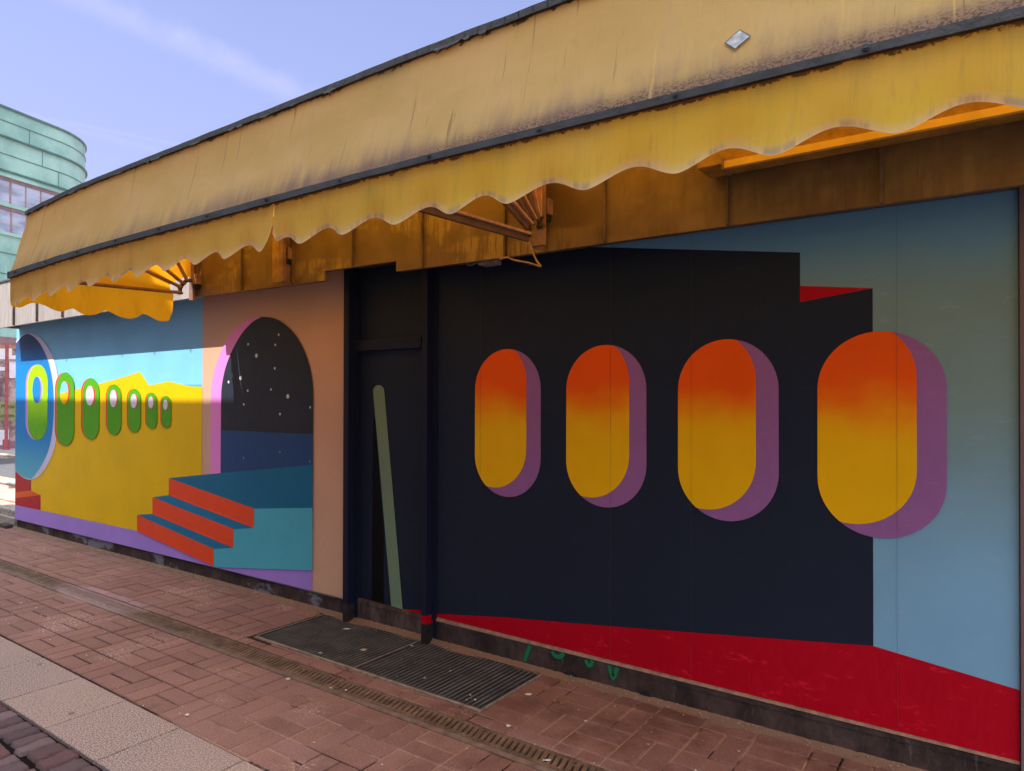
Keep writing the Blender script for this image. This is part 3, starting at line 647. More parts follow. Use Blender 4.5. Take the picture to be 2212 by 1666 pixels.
def big_oval(fn, x0, x1, y0, y1, ix, iy):
    (a, _), (b_, _) = fn([(x0, (y0 + y1) / 2), (x1, (y0 + y1) / 2)]); (_, c), (_, d) = fn([((x0 + x1) / 2, y1), ((x0 + x1) / 2, y0)])
    e = fn([(ix, (y0 + y1) / 2)])[0][0]; g = fn([((x0 + ix) / 2, iy)])[0][1]
    dx = e - b_; dz = g - c
    lay(MR, stad(a, b_, c, d, 1, 28), 5, m_ovp)
    dense = lambda P_: [tuple(p + (q_ - p) * t / 8 for p, q_ in zip(s0, s1)) for s0, s1 in zip(P_, P_[1:] + P_[:1]) for t in range(8)]
    o = [p for p in dense(stad(a, b_, c, d, 1, 28)) if inside(p, a + dx, b_ + dx, c + dz, d + dz)]
    i = [p for p in dense(stad(a + dx, b_ + dx, c + dz, d + dz, 1, 28)) if inside(p, a, b_, c, d)]
    pts = o + i; cx = (a + b_ + dx) / 2; cz = (c + d) / 2
    pts.sort(key=lambda p: math.atan2((p[1] - cz), (p[0] - cx)))
    lay(MR, pts, 6, m_fade)
O1 = lambda pts: cr(1800, 1250, .6329, pts)
big_oval(O1, 150, 563, 223, 1154, 473, 1098); big_oval(O1, 724, 1228, 197, 1220, 1120, 1162); big_oval(O1, 1427, 2060, 161, 1306, 1917, 1238)
big_oval(lambda p: cr(3100, 1050, .72, p), 220, 934, 375, 1521, 769, 1448)
m_fj = simple('filled_joint', (.09, .055, .06), bmp=0)
for xs_ in (-2.687, -1.776, -1.314, -.384):
    MR.box((xs_ - .0003, -.0074, botr(xs_) + .02), (xs_ + .0003, -.0066, 2.45), m_fj)
MR.build('mural_board', PAV, label='mural of four orange ovals on a navy block over a red floor')
b = MB(); b.box((XL, -.006, botr(XL) - .014), (XR, .02, botr(XL) - .001), m_ply); b.build('board_edge', PAV)
# --- plinth
b = MB(); b.box((-9.93, .012, -.05), (-3.88, .026, .119), m_plinth); b.build('plinth', PAV)
b = MB(); b.box((-3.06, .006, -.05), (4.4, .026, .1465), m_plinth); b.box((-3.06, .0, .118), (4.4, .0065, .1467), m_plinth); pl = b.build('plinth', PAV)
# chips broken out of the foot of the plinth
m_spray = newmat('green_spray_paint'); m_spray.node_tree.nodes.remove(bsdf(m_spray))
d_ = node(m_spray, 'ShaderNodeBsdfDiffuse'); d_.inputs['Color'].default_value = (.025, .2, .09, 1); t_ = node(m_spray, 'ShaderNodeBsdfTransparent'); x_ = node(m_spray, 'ShaderNodeMixShader')
uvn = node(m_spray, 'ShaderNodeUVMap'); us = node(m_spray, 'ShaderNodeSeparateXYZ'); link(m_spray, uvn.outputs[0], us.inputs[0])
ed = mmath(m_spray, 'ABSOLUTE', us.outputs['Y']); link(m_spray, mrange(m_spray, ed, .35, 1, .95, 0), x_.inputs[0]); link(m_spray, t_.outputs[0], x_.inputs[1]); link(m_spray, d_.outputs[0], x_.inputs[2]); link(m_spray, x_.outputs[0], m_spray.node_tree.nodes['Material Output'].inputs['Surface'])
GQ = lambda pts: cr(2000, 2300, .3165, pts, -.003)
for st in ([(350, 862), (330, 920), (305, 990), (288, 1050)], [(630, 935), (665, 985), (712, 1005), (755, 985), (775, 955)], [(1058, 1040), (1075, 1090), (1098, 1112), (1125, 1090), (1138, 1050)], [(1350, 1110), (1370, 1190), (1398, 1265), (1425, 1205), (1455, 1140)]):
    p = smooth(GQ(st), 5); sp = MB()
    def fn(a, b_, p=p):
        i = int(round(a)); q0 = Vector(p[max(0, i - 1)]); q1 = Vector(p[min(len(p) - 1, i + 1)]); d = (q1 - q0).normalized(); nn = Vector((-d.y, d.x)); c = Vector(p[i]) + nn * b_ * .021
        return (c.x, -.003, c.y)
    sp.grid(fn, list(range(len(p))), [-1, -.5, 0, .5, 1], m_spray); sp.build('spray_mark', pl)
for (cx, cz, ww, hh) in [(-2.03, .0, .1, .03), (-1.57, .0, .07, .028)]:
    ch = MB(); pts = [(cx - ww / 2, cz), (cx + ww / 2, cz)] + [(cx + ww / 2 - ww * t / 7, cz + hh * (.5 + .5 * random.random()) * math.sin(math.pi * t / 7) + .006) for t in range(1, 7)]
    ch.face([(x, -.002, z + .022) for x, z in pts], m_darkvoid); ch.build('broken_hole', pl)

# --- door bay
DOOR = MB(); DY = .04
DOOR.prism([(-3.9, .15), (-3.05, .15), (-3.05, 2.55), (-3.9, 2.55)], DY, DY + .02, m_navy)
DR = lambda pts: [plane(x, y, DY - .001) for x, y in pts]
rod = [plane(818 + 12 * math.cos(a), 846 - 14 * math.sin(a), DY - .003) for a in [math.pi - math.pi * t / 12 for t in range(13)]]
bk = DR([(806, 900), (811, 905), (815, 960), (822, 1060), (829, 1140), (829, 1318), (803, 1306)])
DOOR.face([(x, DY - .002, z) for x, z in bk], m_black)
rr_ = rod + [plane(845.8, 1030, DY - .003), plane(871, 1330, DY - .003), plane(846.5, 1325, DY - .003), plane(822, 1030, DY - .003)]
DOOR.face([(x, DY - .003, z) for x, z in rr_], m_rod)
DOOR.face([(x, DY - .004, z) for x, z in [plane(845, 1315, DY - .004), plane(912, 1318, DY - .004), plane(912, 1340, DY - .004), plane(845, 1330, DY - .004)]], m_red)
door = DOOR.build('door', PAV)
# upper panel (leaf above the transom), stiles
b = MB(); b.box((-3.872, .0, 1.950), (-3.2, DY - .001, 2.027), m_navyd); b.build('transom', door, bevel=.003)
b = MB(); b.box((-3.872, .012, .15), (-3.862, DY - .001, 1.9495), m_navyd); b.box((-3.872, .012, 2.0275), (-3.862, DY - .001, 2.55), m_navyd); b.build('door_stop', door)
b = MB(); b.prism([(-3.87, .0), (-3.15, .0), (-3.15, .148), (-3.87, .163)], .018, .0385, m_kick); b.box((-3.87, .012, .132), (-3.15, .0175, .143), m_kick); b.build('kick_plate', door)
def post(x0, x1, redz=None):
    b = MB()
    for z0, z1, mm in ((-.03, .13, m_postfoot), (.13, .185, m_red if redz else m_navyd), (.185, 2.56, m_navyd)):
        b.box((x0, -.06, z0), (x1, .0, z1), mm, skip=(0, 1) if z0 > 0 else ()); b.box((x0 - .0, .0, z0), (x1 + .0, .06, z1), mm, skip=(0, 1))
    o = b.build('post', PAV)
    f = MB(); f.box((x1, .006, .0), (x1 + .022, .0395, 2.55), m_navyd); f.build('rebate_strip', o)
post(-3.90, -3.849); post(-3.135, -3.088, True)
b = MB(); b.box((-3.0875, -.012, .15), (-3.0505, .02, 2.5), m_navyd); b.box((-3.0505, -.010, .17), (-3.046, -.0075, 2.47), m_navyd); b.build('cover_strip', PAV)
b = MB(); b.box((-3.14, .0, 2.47), (-2.9, .03, 2.56), m_navyd); b.build('head_filler', PAV)
# steel pilaster at the right edge and the next bay
m_pil = paint('brown_grey_pilaster_paint', P(98, 84, 86), scuff=.2)
b = MB(); b.box((.0485, -.022, 0), (.28, .02, 2.5), m_pil); b.build('pilaster', PAV, bevel=.004)
b = MB(); b.box((.0462, .008, .13), (.0483, .02, 2.46), m_darkvoid); b.build('shadow_gap', PAV)

# ------------------------------------------------------------------ awning
AW = empty('awning', (-2.6, -.25, 2.4), 'long faded yellow basket awning with black bars and scalloped valance over the painted wall', 'awning')
ST = [(-5.514, 2.458), (-5.2, 2.468), (-4.7, 2.480), (-4.2, 2.485), (-3.3, 2.487), (-2.57, 2.487), (-2.02, 2.484), (-1.53, 2.480), (-1.17, 2.473), (-.74, 2.466), (-.24, 2.457), (.04, 2.452), (1.6, 2.44)]
SB = [(-5.513, 2.418), (-5.2, 2.432), (-4.7, 2.447), (-4.2, 2.455), (-3.3, 2.457), (-2.57, 2.458), (-2.02, 2.460), (-1.53, 2.456), (-1.17, 2.449), (-.74, 2.443), (-.24, 2.436), (.04, 2.428), (1.6, 2.41)]
TT = [(-5.5, 2.886), (-5.2, 2.905), (-4.66, 2.926), (-3.83, 2.930), (-2.58, 2.933), (-1.9, 2.936), (-1.2, 2.930), (1.6, 2.92)]
XA, XB = -5.505, 1.6
YF, YT = -1.585, -1.483
xs = [XA + (XB - XA) * i / 240 for i in range(241)]
def ft(a, b_):
    z0 = interp(ST, a); z1 = interp(TT, a); sag = .014 * math.sin(math.pi * b_) + .004 * noise.noise(Vector((a * 1.4, b_ * 2, 0))) * math.sin(math.pi * b_)
    e = .02 * b_ if a < -5.45 else 0
    return (a, YF + (YT - YF) * b_ + sag, z0 + (z1 - z0) * b_)
b = MB(); b.grid(ft, xs, [i / 10 for i in range(11)], m_front); b.build('front_canvas', AW, smooth=True)
RB = [(YT, 0), (-1.0, .03), (-.58, .045), (-.252, .03)]
b = MB()
def rf(a, t):
    i = min(2, int(t)); u = t - i; y = RB[i][0] + (RB[i + 1][0] - RB[i][0]) * u; z = interp(TT, a) + RB[i][1] + (RB[i + 1][1] - RB[i][1]) * u
    return (a, y, z - .015 * math.sin(math.pi * u))
b.grid(rf, xs[::6], [i / 4 for i in range(13)], m_side); b.build('roof_canvas', AW, smooth=True)
# black bars
b = MB()
for i in range(0, 240, 2):
    xa, xb = xs[i], xs[i + 2]; o1 = .0022 * noise.noise(Vector((xa * 5, 1, 1))); o2 = .0022 * noise.noise(Vector((xb * 5, 1, 1)))
    z = [interp(ST, xa) + o1, interp(SB, xa) + o1, interp(SB, xb) + o2, interp(ST, xb) + o2]
    y0 = YF - .012; y1 = YF + .004
    b.face([(xa, y0, z[1]), (xb, y0, z[2]), (xb, y0, z[3]), (xa, y0, z[0])], m_bar)
    b.face([(xa, y0, z[0]), (xb, y0, z[3]), (xb, y1 + .003, z[3] + .003), (xa, y1 + .003, z[0] + .003)], m_bar); b.face([(xa, y0, z[1]), (xa, y1, z[1]), (xb, y1, z[2]), (xb, y0, z[2])], m_bar)
b.box((XA - .004, YF - .014, interp(SB, XA) - .002), (XA + .012, YF + .006, interp(ST, XA) + .004), m_bar)
bar_ = b.build('lower_bar', AW)
x = -5.38
while x < 1.5:
    zc = (interp(ST, x) + interp(SB, x)) / 2 + .003; s = MB(); s.tube([(x, YF - .0115, zc), (x, YF - .017, zc)], .008, m_bar, 10); s.tube([(x, YF - .0168, zc), (x, YF - .0215, zc)], .0045, m_bar, 6); s.build('bolt', bar_); x += .455 + .03 * random.uniform(-1, 1)
b = MB()
for i in range(0, 240, 2):
    xa, xb = xs[i], xs[i + 2]
    za = interp(TT, xa) + .003 * noise.noise(Vector((xa * 6, 4, 1))); zb = interp(TT, xb) + .003 * noise.noise(Vector((xb * 6, 4, 1)))
    b.bar((xa, YT - .004, za - .006), (xb + .003, YT - .004, zb - .006), .026, .026, m_bar)
tb = b.build('top_bar', AW)
# frayed felt and moss tufts caught on the top bar
for i in range(26):
    x = random.uniform(-5.4, -.8); z = interp(TT, x) - .022; q_ = MB(); w_ = random.uniform(.012, .05); h_ = random.uniform(.006, .017); y = YT - .0175
    top_ = [(x - w_ + 2 * w_ * t / 7, y, z + .006) for t in range(8)]; bot_ = [(x + w_ * .9 - 1.8 * w_ * t / 7, y - .001, z - h_ * random.uniform(.1, 1) * math.sin(math.pi * (t + .5) / 8)) for t in range(8)]
    q_.face(top_ + bot_, m_bar); q_.face([(a, b_ + .004, c) for a, b_, c in (top_ + bot_)][::-1], m_bar)
    k_ = len(top_ + bot_)
    pts_ = top_ + bot_
    for j_ in range(k_): a, b_ = pts_[j_], pts_[(j_ + 1) % k_]; q_.face([a, (a[0], a[1] + .004, a[2]), (b_[0], b_[1] + .004, b_[2]), b_], m_bar)
    me_ = q_.build('torn_felt', tb)
    bm_ = bmesh.new(); bm_.from_mesh(me_.data); bmesh.ops.remove_doubles(bm_, verts=bm_.verts, dist=1e-5); bm_.to_mesh(me_.data); bm_.free()
# valances
def vbot(x, tr):   # height of the scalloped hem
    d = min(range(len(tr)), key=lambda i: abs(tr[i] - x))
    i = 0
    while i < len(tr) - 2 and tr[i + 1] < x: i += 1
    u = (x - tr[i]) / (tr[i + 1] - tr[i]); c = .5 - .5 * math.cos(2 * math.pi * u)
    return c
def valance(x0, x1, tr, extra=None, n=220):
    vx = [x0 + (x1 - x0) * i / n for i in range(n + 1)]
    def fn(a, b_):
        zt = interp(SB, a) + .002; amp = .051 if a > -5.4 else .04
        c = vbot(a, tr) ** .85
        zb = interp(SB, a) - .209 + amp * c
        if a < -5.3: zb += .012 * (-5.3 - a) / .2
        if extra: zb += extra(a)
        y = YF + .004 - .006 * b_ + b_ ** 2 * (.016 * (c - .5)) - .012 * b_ ** 4 * (1 - c) + .006 * noise.noise(Vector((a * 2.2, b_ * 1.5, 3))) * b_
        return (a, y, zt + (zb - zt) * b_)
    m = MB(); m.grid(fn, vx, [0, .1, .2, .35, .5, .65, .78, .86, .92, .96, 1], m_val); return m.build('valance', AW, smooth=True)
TR1 = [-5.606, -5.336, -5.074, -4.806, -4.552, -4.277, -4.005, -3.746, -3.462, -3.177, -2.938, -2.668, -2.40]
valance(-5.505, -2.6035, TR1, extra=lambda a: .085 * max(0, (a + 2.68) / .0765) ** 2 if a > -2.68 else 0)
TR2 = [-2.665, -2.392, -2.127, -1.842, -1.571, -1.327, -1.036, -.746, -.481, -.201, .07, .34, .61, .88, 1.15, 1.42, 1.69]
valance(-2.603, 1.6, TR2, n=420, extra=lambda a: .05 * max(0, (-2.58 - a) / .023) ** 1.5 if a < -2.58 else 0)
# end panel: fan-shaped side canvas and its own scalloped valance
XE = -5.5
ribs = [((-.394, 2.471), (-1.578, 2.432)), ((-.394, 2.516), (-1.475, 2.868)), ((-.371, 2.547), (-.93, 2.90)), ((-.342, 2.579), (-.55, 2.92)), ((-.296, 2.597), (-.30, 2.915))]
b = MB()
for (p0, p1), (q0, q1) in zip(ribs, ribs[1:]):
    s0 = .05 if p0[1] < 2.5 else .07; s1 = .07
    a0 = tuple(p + (q - p) * s0 for p, q in zip(p0, p1)); b0 = tuple(p + (q - p) * s1 for p, q in zip(q0, q1))
    def fn(u, v_, a0=a0, b0=b0, p1=p1, q1=q1):
        A0 = Vector(a0) + (Vector(p1) - Vector(a0)) * u; B0 = Vector(b0) + (Vector(q1) - Vector(b0)) * u; c = A0 + (B0 - A0) * v_
        return (XE - .004 - .03 * math.sin(math.pi * v_) * (1 - .4 * u), c.x, c.y)
    b.grid(fn, [i / 8 for i in range(9)], [i / 6 for i in range(7)], m_side)
b.build('side_canvas', AW, smooth=True)
STR = [(-1.578, 2.24), (-1.54, 2.228), (-1.49, 2.245), (-1.44, 2.262), (-1.40, 2.266), (-1.35, 2.255), (-1.29, 2.235), (-1.225, 2.262), (-1.178, 2.253), (-1.13, 2.230), (-1.086, 2.218), (-1.03, 2.232), (-.985, 2.258), (-.953, 2.267), (-.91, 2.255), (-.85, 2.230), (-.794, 2.222), (-.74, 2.235), (-.70, 2.260), (-.669, 2.270), (-.625, 2.258), (-.57, 2.232), (-.535, 2.226), (-.49, 2.232), (-.472, 2.262), (-.452, 2.32), (-.447, 2.40)]
STR = [(-1.578, 2.235), (-1.52, 2.228), (-1.46, 2.262), (-1.42, 2.27), (-1.37, 2.26), (-1.32, 2.235), (-1.27, 2.226), (-1.22, 2.245), (-1.178, 2.258)] + STR[9:]
b = MB(); ss = smooth(STR, 4)
def fn(a, b_):
    i = int(round(a)); y, z = ss[i]; zt = 2.445 + (2.432 - 2.469) * (-.41 - y) / 1.17 + .024
    if y > -.46: zt = min(zt, 2.47)
    return (XE - .006 - .012 * b_ + .012 * b_ * math.sin(y * 23), y, zt + (z - zt) * b_)
b.grid(fn, list(range(len(ss))), [0, .25, .5, .75, 1], m_side); b.build('side_valance', AW, smooth=True)
def fan(xc, rb, lab=None, tube=True, skip=()):
    for i, (p0, p1) in enumerate(rb):
        if i in skip: continue
        s = MB()
        if tube:
            s.tube([(xc + .014, *p0), (xc + .014, *p1)], .014, m_rib, 10)
        else:
            up_ = Vector((0, p1[0] - p0[0], p1[1] - p0[1])).normalized().cross(Vector((1, 0, 0))); up_ = up_ if up_.z > 0 else -up_
            s.bar((xc, *p0), (xc, *p1), .018, .036, m_ribd, up=(0, .3, 1)); o_ = up_ * .021; s.bar((xc + .008, p0[0] + o_.y, p0[1] + o_.z), (xc + .008, p1[0] + o_.y, p1[1] + o_.z), .034, .013, m_ribl, up=(0, .3, 1))
        s.build('rib', AW)
fan(XE, ribs, skip=())
x2 = -2.003
ribs2 = [((-.49, 2.434), (-1.575, 2.455 - .05)), ((-.482, 2.49), (-1.475, 2.915)), ((-.453, 2.525), (-.95, 2.94)), ((-.423, 2.552), (-.60, 2.95)), ((-.375, 2.565), (-.375, 2.95))]
ribs2[0] = ((-.49, 2.434), (-1.57, 2.402))
fan(x2, ribs2, tube=False)
# a strip of canvas webbing left hanging between the last ribs
b = MB(); b.face([(x2 - .004, -.43, 2.60), (x2 - .004, -.378, 2.585), (x2 - .004, -.378, 2.95), (x2 - .004, -.58, 2.95)], m_side); b.build('side_canvas', AW)
def hub(xc, pts):
    s = MB(); s.tube([(xc, *p) for p in pts], .016, m_rust, 8)
    for p in pts: s.tube([(xc - .02, *p), (xc + .024, *p)], .013, m_rust, 8)
    s.build('hinge', AW)
hub(XE, [(-.394, 2.468), (-.394, 2.516), (-.371, 2.547), (-.342, 2.579), (-.296, 2.585)]); hub(x2, [(-.49, 2.45), (-.482, 2.486), (-.453, 2.52), (-.423, 2.548), (-.385, 2.565), (-.37, 2.52)])
def plate(x0, x1, y, z0, ybox, bx):
    s = MB(); s.box((x0, y, z0), (x1, y + .03, 2.95), m_plate); s.box((x0, y + .03, z0), (x0 + .008, FY - .003, 2.95), m_plate); o = s.build('mounting_plate', AW, bevel=.003)
    s = MB(); s.box((bx[0], FY - .055, bx[2]), (bx[1], FY - .001, bx[3]), m_plate); s.box((bx[0] + .012, FY - .05, bx[2] - .03), (bx[1] - .012, FY - .001, bx[2]), m_darkvoid); s.build('wall_bracket', o, bevel=.004)
plate(-5.555, -5.49, -.288, 2.425, 0, (-5.49, -5.42, 2.55, 2.635))
plate(-4.25, -4.205, -.36, 2.442, 0, (-4.285, -4.215, 2.615, 2.70))
plate(-2.075, -1.985, -.37, 2.42, 0, (-2.035, -1.998, 2.60, 2.688))
s = MB(); s.box((-4.345, -.345, 2.450), (-4.255, -.33, 2.93), simple('folded_ochre_canvas', (.34, .19, .04), .8, .3, 12)); s.build('folded_canvas', AW)
# roller cassette at the right with its own short cloth
m_yrail = simple('yellow_glow_rail', (.82, .50, .06), .45, .12, 6, bmp=.1); m_ycl = simple('stained_ochre_cloth', (.34, .19, .03), .85, .35, 9, bmp=.3)  # rail's bright yellow stands for light coming through the canvas
s = MB(); s.box((-.99, -.47, 2.608), (1.5, -.445, 2.638), m_yrail); s.box((-1.0, -.475, 2.60), (-.99, -.375, 2.65), m_plate)
cas = s.build('cassette_rail', AW)
s = MB(); s.box((-1.12, -.44, 2.6385), (1.5, -.27, 2.86), m_ycl); s.build('cassette_cloth', AW)
# silver repair patch
m_patch = simple('crinkled_silver_patch', (.42, .44, .47), .45, .35, 40, metal=.3, bmp=1.0, col2=(.62, .64, .68)); m_pedge = simple('dirty_patch_edge', (.10, .11, .10), .7, .4, 40, bmp=.6)
pc = [(-.589, 2.618), (-.5555, 2.585), (-.597, 2.555), (-.631, 2.588)]
def onf(x, z, o): t = (z - interp(ST, x)) / (interp(TT, x) - interp(ST, x)); return (x, YF + (YT - YF) * t + .014 * math.sin(math.pi * t) - o, z)
s = MB(); cx = sum(p[0] for p in pc) / 4; cz = sum(p[1] for p in pc) / 4
s.face([onf(x, z, .004) for x, z in pc], m_pedge); s.face([onf(cx + (x - cx) * .86, cz + (z - cz) * .86, .0055) for x, z in pc], m_patch); s.build('repair_patch', AW, label='silver diamond repair patch')

for m__, sp__ in ((m_brick, .22), (m_cob, .15), (m_gran, .25), (m_plinth, .2), (m_cjoint, .1), (m_joint, .1)): bsdf(m__).inputs['Specular IOR Level'].default_value = sp__
# ------------------------------------------------------------------ small fittings
m_cable = simple('tan_cable', (.40, .26, .15), .6, .25, 30, bmp=.2); m_pvc = simple('dirty_white_plastic', (.36, .31, .30), .5, .3, 25)
CQ = lambda pts, y: [(lambda q: (q[0], y, q[1]))(plane((1600 + a * .3617) / 1.8445, (700 + b_ * .3617) / 1.8445, y)) for a, b_ in pts]
b = MB(); b.tube(smooth(CQ([(1300, 290), (1335, 380), (1360, 480), (1385, 580), (1405, 700), (1430, 800), (1462, 885), (1495, 950), (1533, 998)], -.38) + CQ([(1500, 992), (1400, 962), (1310, 945), (1220, 925), (1165, 902)], -.36) + [(-2.40, -.2, 2.42), (-2.42, -.12, 2.46)], 5), .0052, m_cable, 8)
tag(b.build('electric_cable', smooth=True), 'loose tan electric cable looping down from the middle awning hinge and back under the fascia', 'cable')
b = MB(); b.box((-2.59, -.16, 2.412), (-2.47, -.08, 2.462), m_pvc); jb = b.build('junction_box', bevel=.005)
tag(jb, 'small dirty white junction box under the fascia beside the cable', 'junction box')
b = MB(); b.tube(smooth([(-2.59, -.12, 2.445), (-2.63, -.12, 2.437), (-2.68, -.12, 2.428), (-2.71, -.12, 2.44), (-2.74, -.12, 2.462)], 5), .004, m_pvc, 8); b.build('lead', jb, smooth=True)

# ------------------------------------------------------------------ steel gratings
m_steel = simple('dark_galvanised_steel', (.045, .055, .068), .5, .4, 7, bmp=.2, metal=.2, col2=(.085, .09, .10)); m_dsteel = simple('dusty_steel_bar', (.15, .12, .105), .7, .4, 9, bmp=.3, col2=(.23, .185, .16)); m_pit = simple('grating_pit_shade', (.016, .018, .022), .9, .5, 6, bmp=0)
m_angle = simple('rusty_angle_frame', (.27, .19, .155), .8, .4, 20, bmp=.5)
def grating():
    o = empty('floor_grating', (0, 0, 0), 'x', 'grating', 'steel floor gratings before the door'); X0, X1, Y0, Y1 = -.472, .472, -.282, .282
    b = MB(); b.box((X0, Y0, -.055), (X1, Y1, -.05), m_pit); b.build('pit_shade_sheet', o)  # near-black sheet painting the shade of a deeper pit
    b = MB()
    for i in range(1, 29): x = X0 + (X1 - X0) * i / 29; b.box((x - .0017, Y0, -.03), (x + .0017, Y1, .0005), m_dsteel)
    b.build('bearing_bars', o)
    b = MB()
    for i in range(1, 51): y = Y0 + (Y1 - Y0) * i / 51; b.box((X0, y - .0014, -.022), (X1, y + .0014, -.002), m_steel)
    b.build('cross_bars', o)
    b = MB(); b.box((X0 - .004, Y0 - .004, -.04), (X0, Y1 + .004, .001), m_steel); b.box((X1, Y0 - .004, -.04), (X1 + .004, Y1 + .004, .001), m_steel); b.box((X0, Y0 - .004, -.04), (X1, Y0, .001), m_steel); b.box((X0, Y1, -.04), (X1, Y1 + .004, .001), m_steel); b.build('edge_band', o)
    b = MB(); b.box((X0 - .012, Y0 - .026, -.05), (X1 + .012, Y0 - .0045, -.001), m_angle); b.box((X0 - .012, Y1 + .0045, -.05), (X1 + .012, Y1 + .012, -.001), m_angle); b.box((X1 + .0045, Y0 - .0044, -.05), (X1 + .012, Y1 + .0044, .002), m_angle); b.box((X0 - .012, Y0 - .0044, -.05), (X0 - .0045, Y1 + .0044, .002), m_angle); b.build('angle_frame', o)
    return o
g1 = grating(); g1.location = (-3.652, -.318, .002); g1['label'] = 'farther floor grating with paper scraps on it, directly below the dark door'
def dup(root, loc, label=None):
    r = root.copy(); scene.collection.objects.link(r); r.location = loc
    if label: r['label'] = label
    for ch in list(root.children):
        c = ch.copy(); scene.collection.objects.link(c); c.parent = r
        for g in ch.children: d = g.copy(); scene.collection.objects.link(d); d.parent = c
    return r
dup(g1, (-2.688, -.318, .002), 'nearer floor grating, below the left end of the red band')

# ------------------------------------------------------------------ drainage channel
m_iron = simple('rusty_cast_iron', P(76, 58, 48), .75, .35, 10, bmp=.6, col2=P(100, 78, 64)); m_conc = simple('channel_concrete', P(92, 74, 66), .9, .3, 18, bmp=.6); m_slot = simple('drain_dark', (.012, .010, .009), .9, bmp=0)
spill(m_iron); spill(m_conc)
DC = empty('drainage_channel', (-4, -.82, 0), 'long rusty slotted drainage channel running through the brick pavement parallel to the wall', 'drain')
b = MB(); b.box((-13.2, -.918, -.05), (2.5, -.882, .0005), m_conc); b.box((-13.2, -.7425, -.05), (2.5, -.7385, -.006), m_slot); b.box((-13.2, -.881, -.056), (2.5, -.743, -.052), m_slot); b.build('channel_body', DC)
def cover():
    o = bpy.data.objects
    b = MB(); X0, X1 = -.2515, .2515
    # rails, webs between slots, studs
    b.box((X0, -.0605, -.025), (X1, -.034, .0), m_iron); b.box((X0, .044, -.025), (X1, .0675, .0), m_iron)
    n = 15; st = (X1 - X0) / n
    for i in range(n + 1):
        x = X0 + i * st; hw = st * .31
        k = len(b.v); sl = .010; xa, xb = x - hw, x + hw
        if i == 0: xa = x
        if i == n: xb = x
        b.v += [(xa + sl, -.034, 0), (xb + sl, -.034, 0), (xb - sl, .044, 0), (xa - sl, .044, 0), (xa + sl, -.034, -.02), (xb + sl, -.034, -.02), (xb - sl, .044, -.02), (xa - sl, .044, -.02)]
        for q in [(0, 1, 2, 3), (0, 4, 5, 1), (1, 5, 6, 2), (3, 2, 6, 7), (0, 3, 7, 4)]: b.f.append([k + j for j in q]); b.mi.append(b.m(m_iron))
    for i in range(n):
        for y in (-.0475, .0555):
            for dx in (.0, .5):
                x = X0 + (i + .25 + dx) * st; r = .0042; yy_ = y + (.006 if dx else -.006); k = len(b.v)
                b.v += [(x - r, yy_, .0003), (x, yy_ - r, .0003), (x + r, yy_, .0003), (x, yy_ + r, .0003)]; b.f.append([k, k + 1, k + 2, k + 3]); b.mi.append(b.m(m_slot))
    g = b.build('drain_cover', DC)
    for (x, y) in ((-.24, .03), (.15, -.03)):
        s = MB(); s.tube([(x, y, -.02), (x, y, .0016)], .0135, m_iron, 14); s.tube([(x, y, .0015), (x, y, .0021)], .007, m_slot, 10); q = s.build('lock_lug', g)
    return g
g0 = cover()
LOC = Vector((-2.05 + .24, -.8175, 0))
def setc(g, x):
    g.location = Vector((x, -.8175, .0)) - Vector((-4, -.82, 0))
# meshes were written about the origin: shift them there once
for ob in [g0] + list(g0.children):
    off = Vector((-4, -.82, 0)) if ob is g0 else Vector((-4, -.82, 0))
    for vv in ob.data.vertices: vv.co += off
for i in range(-21, 8):
    x = LOC.x + i * .5055
    if i == -21: setc(g0, x); continue
    c = g0.copy(); scene.collection.objects.link(c); c.parent = DC; setc(c, x)
    for ch in g0.children: d = ch.copy(); scene.collection.objects.link(d); d.parent = c

# ------------------------------------------------------------------ litter
m_paper = simple('torn_white_paper', (.62, .56, .55), .8, .15, 40, bmp=.3); m_card = simple('tan_card', (.55, .42, .30), .8, .15, 40); m_bluep = simple('pale_blue_paper', (.30, .42, .48), .8, .15, 40); m_leaf = simple('dry_leaf', (.16, .08, .04), .7, .4, 40)
def scrap(px, py, w_, h_, label, mat=None, name='paper_scrap', cat='paper', rot=0, z=.006, group='scraps of litter on the pavement'):
    x, y = gnd(px, py, z); o = bpy.data.objects
    b = MB(); n = 9; pts = []
    for i in range(n):
        a = 2 * math.pi * i / n; r = random.uniform(.65, 1.1); u, v_ = math.cos(a) * w_ / 2 * r, math.sin(a) * h_ / 2 * r
        pts.append((x + u * math.cos(rot) - v_ * math.sin(rot), y + u * math.sin(rot) + v_ * math.cos(rot), z + random.uniform(-.001, .004)))
    c = (x, y, z + .004)
    for i in range(n): b.face([pts[i], pts[(i + 1) % n], c], mat or m_paper)
    bot = [(p[0], p[1], p[2] - .0015) for p in pts]
    for i in range(n): b.face([pts[i], bot[i], bot[(i + 1) % n], pts[(i + 1) % n]], mat or m_paper)
    tag(b.build(name), label, cat, group)
C2 = lambda a, b_: ((1000 + a * .633) / 1.8445, (2300 + b_ * .633) / 1.8445)
C5 = lambda a, b_: ((1800 + a * .4069) / 1.8445, (2500 + b_ * .4069) / 1.8445)
C6 = lambda a, b_: ((700 + a * .4069) / 1.8445, (2500 + b_ * .4069) / 1.8445)
scrap(*C2(608, 327), .07, .02, 'crumpled white paper scrap at the back of the farther grating', rot=.5)
scrap(*C2(708, 458), .045, .045, 'tan torn piece of card, largest litter on the farther grating', m_card, 'card_scrap', 'card')
scrap(*C2(438, 478), .035, .02, 'pale blue paper scrap near the front edge of the farther grating', m_bluep)
scrap(*C2(1012, 433), .03, .012, 'thin white scrap at the joint between the two gratings')
scrap(*C2(1255, 592), .018, .014, 'small pale scrap in the middle of the nearer grating')
